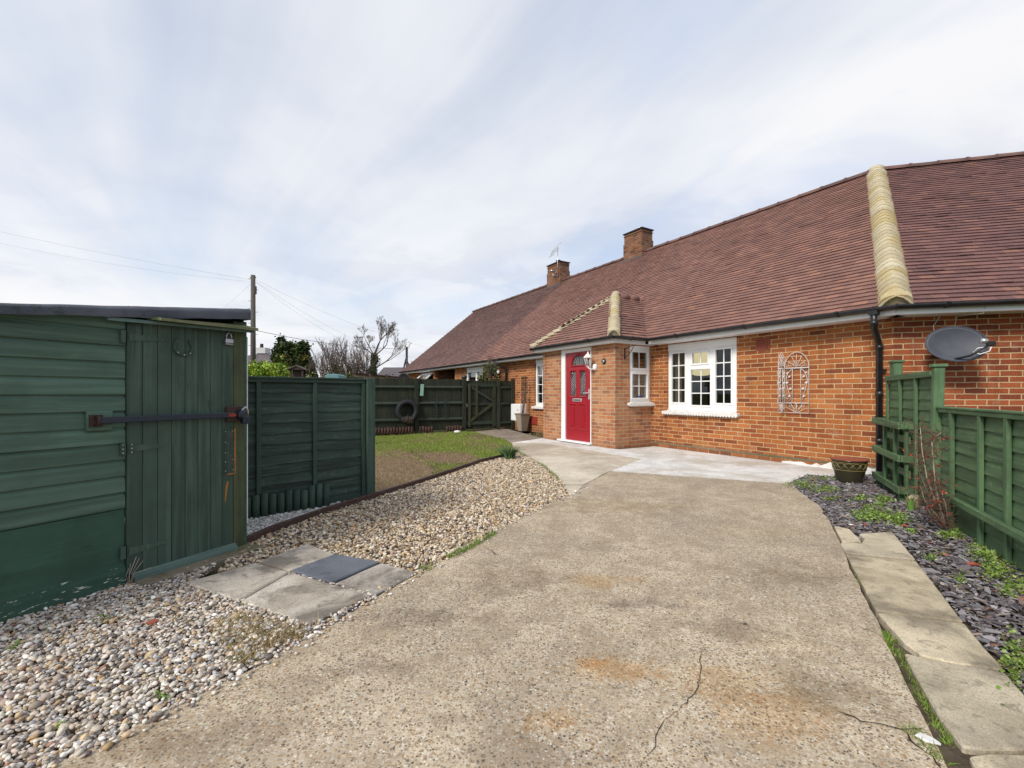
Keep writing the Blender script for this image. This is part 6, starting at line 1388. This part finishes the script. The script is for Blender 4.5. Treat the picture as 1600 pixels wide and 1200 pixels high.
# leafy shrub behind the gate
t = thing('shrub', 'glossy-leaved shrub looking over the gate beside the white window', 'shrub', HF.w(HF.at(767, 580, -.6)[0], -.6)); crown('foliage', t, (0,0,1.42), (.26,.25,.46), 44, 34, .07, .055, [(.05,.08,.02), (.10,.13,.04), (.17,.16,.06), (.08,.05,.03)], [7,6,3,2], 77)
p = P(); branch(p, (0,0,0), (0,0,1), .8, .03, 4, random.Random(7), .5, up=.4); p.build('stem', M['twig'], t)
# bare barberry with red leaves leaning by the tall panel
sb = G(1478, 826); sh = thing('bare_shrub', 'leafless thorny shrub with a few red leaves against the green panels', 'shrub', (sb[0], sb[1], 0)); rn = random.Random(17)
def toW(px, py, Y): return Vector(((px-HX)/F*Y-sb[0], Y-sb[1], EYE+(HY-py)*Y/F))
stems = [([(1478,822),(1468,790),(1462,760),(1458,720),(1456,690),(1470,676)], 3.42, .0075), ([(1476,822),(1462,785),(1448,745),(1441,705),(1438,668)], 3.45, .0055), ([(1480,824),(1455,795),(1444,780),(1438,760)], 3.4, .004), ([(1474,820),(1452,800),(1442,775)], 3.5, .004), ([(1482,822),(1478,790),(1472,770)], 3.36, .004), ([(1470,822),(1450,770),(1435,735),(1430,690)], 3.55, .004), ([(1480,822),(1472,770),(1462,735)], 3.5, .004)]
pw = P(); tw = P(); tips = []
for pts, Y, r in stems:
    V = [toW(a, b_, Y+rn.uniform(-.03,.03)) for a, b_ in pts]; pw.tube(V, [r*(1-.55*i/(len(V)-1)) for i in range(len(V))], 6)
    for i in range(len(V)-1):
        m = 26 if r > .005 else 13
        for k in range(m):
            a = V[i].lerp(V[i+1], rn.random()); dd = Vector((rn.gauss(0,.75), rn.gauss(0,.6), rn.gauss(.25,.5))).normalized(); L = rn.uniform(.05, .15)*(.6 if i == 0 else 1); mid = a+dd*L*.5+Vector((0,0,rn.uniform(-.012,.012))); e = a+dd*L; tw.tube([a, mid, e], [.0022,.0016,.0009], 3); tips += [mid, e]
            for j in range(2): s_ = a.lerp(e, rn.uniform(.3,.9)); ee = s_+Vector((rn.gauss(0,.03), rn.gauss(0,.03), rn.gauss(0,.03))); tw.tube([s_, ee], [.0014,.0007], 3)
pw.build('stem', M['twig_pale'], sh); tw.build('twig', plain('red_brown_twig', (.16,.085,.06), .85), sh)
tp3 = np.array([tuple(t_) for t_ in rn.sample(tips, min(150, len(tips)))]); leaves('red_leaf', tp3, .015, [(.40,.035,.02), (.50,.10,.03), (.25,.03,.02)], [5,3,3], tilt=1.2, parent=sh, kind='stuff')
# stray dry stems by the shed door
p = P(); s_ = SF.w(XD0+.0, -.06, 0)
for i in range(6): p.tube([(0,0,-.02), (random.uniform(-.02,.05), random.uniform(-.03,.03), .06), (random.uniform(-.04,.12), random.uniform(-.03,.03), random.uniform(.08,.17))], .0018, 4)
p.build('dry_stems', M['twig_pale'], None, loc=s_, label='wisp of dry stems at the foot of the shed door', category='dry stems')

# ================================================================== things beyond the garden
Yp = 25; X = at(395.5, Yp)[0]; pole = thing('utility_pole', 'tall wooden utility pole with step bolts rising behind the shed', 'utility pole', (X, Yp, 0)); zt_ = zz(430, Yp)
P().tube([(0,0,-.1),(0,0,zt_)], [.15,.115], 14).build('pole', M['pole'], pole)
P().box(.10, .17, -.06, .06, zt_-1.05, zt_-.62).build('junction_box', M['iron'], pole)
for i in range(8): s_ = 1 if i % 2 else -1; P().tube([(s_*.1,0,zt_-.2-i*.62),(s_*.26,0,zt_-.2-i*.62)], .013, 6).build('step_bolt', M['rust'], pole)
P().tube([(-.16,0,zt_-.13),(.16,0,zt_-.13)], .03, 8).build('bracket', M['rust'], pole)
def wire(a, b_, sag, r, label, mat='grey_wire'):
    a, b_ = Vector(a), Vector(b_); pts = [a.lerp(b_, i/24)-Vector((0,0,sag*4*(i/24)*(1-i/24))) for i in range(25)]
    P().tube(pts, r, 5, caps=False).build('overhead_wire', M[mat], None, label=label, category='wire', group='overhead wires from the utility pole')
pt_ = lambda px, py, Y: ((px-HX)/F*Y, Y, zz(py, Y))
wire(pt_(400, 437, 25), pt_(716, 553, 32), .55, .004, 'upper wire from the pole towards the terrace roof')
wire(pt_(400, 441, 25), pt_(600, 553, 40), .7, .004, 'wire from the pole sloping down to the trees')
wire(pt_(400, 440, 25), pt_(660, 560, 42), .9, .004, 'middle wire from the pole passing over the trees')
wire(pt_(392, 437, 25), pt_(-120, 335, 22), .15, .004, 'upper wire running from the pole out over the shed')
wire(pt_(392, 440, 25), pt_(-120, 352, 23), .35, .0035, 'lower wire running from the pole out over the shed')
wire(pt_(392, 443, 25), pt_(250, 560, 14), .1, .003, 'thin wire dropping from the pole behind the shed roof')
wire(pt_(398, 516, 25), pt_(637, 545, 34), .28, .013, 'thick black cable low between the two poles', 'wire')
wire(pt_(394, 516, 25), pt_(200, 478, 20), .1, .013, 'thick black cable running left behind the shed', 'wire')
X = at(635.5, 34)[0]; p2 = thing('utility_pole', 'short dark braced pole just left of the terrace roof', 'utility pole', (X, 34, 0)); P().tube([(0,0,0),(0,0,zz(542,34))], .09, 8).build('pole', M['iron'], p2)
P().tube([(-.05,0,zz(560,34)),(-.75,0,.8)], .06, 6).build('stay', M['iron'], p2); P().tube([(.0,0,zz(566,34)),(.3,0,zz(580,34))], .12, 6).build('junction_box', M['iron'], p2)
# bird table
Yb = 8.4; X = at(465.5, Yb)[0]; bt = thing('bird_table', 'dark wooden bird table with a pitched roof over the fence', 'bird table', (X, Yb, 0), R(12)); z0 = zz(592, Yb); z1 = zz(571, Yb)
P().box(-.03, .03, -.03, .03, 0, z0-.02).build('post', M['dark_wood'], bt); P().box(-.14, .14, -.12, .12, z0-.03, z0).build('tray', M['dark_wood'], bt)
p = P(); 
for sx in (-.10, .10):
    for sy in (-.09, .09): p.box(sx-.015, sx+.015, sy-.015, sy+.015, z0, z1-.06)
p.box(-.055, .055, -.02, .02, z0, z1-.07); p.build('upright', M['dark_wood'], bt)
p = P(); 
for s_ in (1, -1): p.add([(0,-.15,z1),(s_*.165,-.15,z1-.075),(s_*.165,.15,z1-.075),(0,.15,z1),(0,-.15,z1-.02),(s_*.165,-.15,z1-.095),(s_*.165,.15,z1-.095),(0,.15,z1-.02)], CF)
p.build('roof', M['pole'], bt); P().prism([(-.15,z1-.085),(.15,z1-.085),(0,z1-.016)], -.13, -.12, 'xz').build('gable', M['dark_wood'], bt)
# boundary fence far right, turquoise cover, sheds and houses behind
def house_far(px0, px1, Y, ze, zr, depth, wall, roof, label, name='house', hip=True, cat='house'):
    x0, x1 = at(px0, Y)[0], at(px1, Y)[0]; t = thing(name, label, cat, ((x0+x1)/2, Y, 0)); w = (x1-x0)/2
    P().box(-w+.3, w-.3, .3, depth-.3, 0, ze+.05).build('wall', M[wall], t)
    h = min(w*.9, depth*.5) if hip else 0; p = P(); p.add([(-w,0,ze),(w,0,ze),(w,depth,ze),(-w,depth,ze),(-w+h,depth/2,zr),(w-h,depth/2,zr)], [(0,1,5,4),(1,2,5),(2,3,4,5),(3,0,4),(3,2,1,0)]); p.build('roof', M[roof], t); return t, w
hh, w_ = house_far(330, 424, 40, zz(567, 40), zz(546, 40), 7, 'dist_wall', 'dist_roof', 'distant house with a hipped slate roof and white chimney behind the pole')
p = P(); cxx = at(407, 43)[0]-hh.location.x; p.box(cxx-.45, cxx+.45, 3.0, 3.9, zz(552,43), zz(543,43)); ch_ = p.build('chimney', M['dist_wall'], hh.children[1] if hh.children[1].name.startswith('roof') else hh)
P().lathe([(.16,0),(.14,.35),(.15,.4)], (cxx-.1,3.4,zz(543,43)), 10).build('chimney_pot', M['rust'], ch_)
p = P(); p.tube([(cxx-.9,3.4,zz(552,43)),(cxx-.9,3.4,zz(531,43))], .03, 5)
for k in range(4): p.tube([(cxx-1.15,3.4,zz(533+k*2.2,43)),(cxx-.65,3.4,zz(533+k*2.2,43))], .02, 4)
p.build('aerial', M['iron'], hh)
w0 = bpy.data.objects[hh.children[0].name]
for k in (-1.4, .2, 1.9): P().box(k, k+1.0, .27, .295, .9, 2.0).build('window', M['glass_dark'], hh)
hb, w_ = house_far(585, 645, 34, zz(590, 34), zz(571, 34), 5, 'dark_wood', 'dist_roof', 'distant low brown-roofed outbuilding right of the ivy-clad tree', 'outbuilding', False, 'outbuilding')
P().box(-.4, .4, .27, .295, 0, 1.9).build('door', M['dark_wood'], hb)
hb2, w_ = house_far(540, 592, 48, zz(592, 48), zz(583, 48), 5, 'dist_wall', 'dist_roof', 'low far roof glimpsed behind the leafless trees', 'outbuilding', False, 'outbuilding')
P().box(-.4, .4, .27, .295, 0, 1.5).build('door', M['dark_wood'], hb2)
X0_, Y0_ = at(545, 16); X1_, Y1_ = at(626, 20); a_ = math.atan2(Y1_-Y0_, X1_-X0_); Lf = math.hypot(X1_-X0_, Y1_-Y0_)
ff = thing('panel_fence', 'pale wooden panel fence beyond the dark fence, left of the terrace', 'fence', (X0_, Y0_, 0), a_); p = P(); lap_boards(p, 0, Lf+.9, .05, zz(586, 17), 12, seed=44); p.build('panel', M['pale_wood'], ff)
P().box(0, Lf+.9, -.03, .03, zz(586,17), zz(584,17)).build('capping', M['edge'], ff)
for k in range(4): x = k*Lf/3; P().box(x-.05, x+.05, -.06, .04, 0, zz(584,17)).build('post', M['pale_wood'], ff)
X = at(525, 13)[0]; z1 = zz(585, 13); tc = P(); tc.prism([(-.20,0),(.20,0),(.21,z1-.10),(.17,z1-.02),(.10,z1),(-.12,z1),(-.19,z1-.04)], -.3, .3, 'xz'); tc.build('covered_tank', M['turq'], None, bevel=.02, loc=(X, 13, 0), label='turquoise covered tank peeping over the dark fence', category='tank')
X = at(631, 19)[0]; dk = thing('satellite_dish', 'dark satellite dish at the far end of the terrace above the back fence', 'satellite dish', (X, 19, zz(592,19)), R(-20)); d2 = dish_mesh(.28, .24, .05).build('reflector', M['iron'], dk)
P().tube([(0,.03,0),(0,.12,-.1),(0,.12,-1.69)], .02, 6).build('mount_pole', M['iron'], dk)
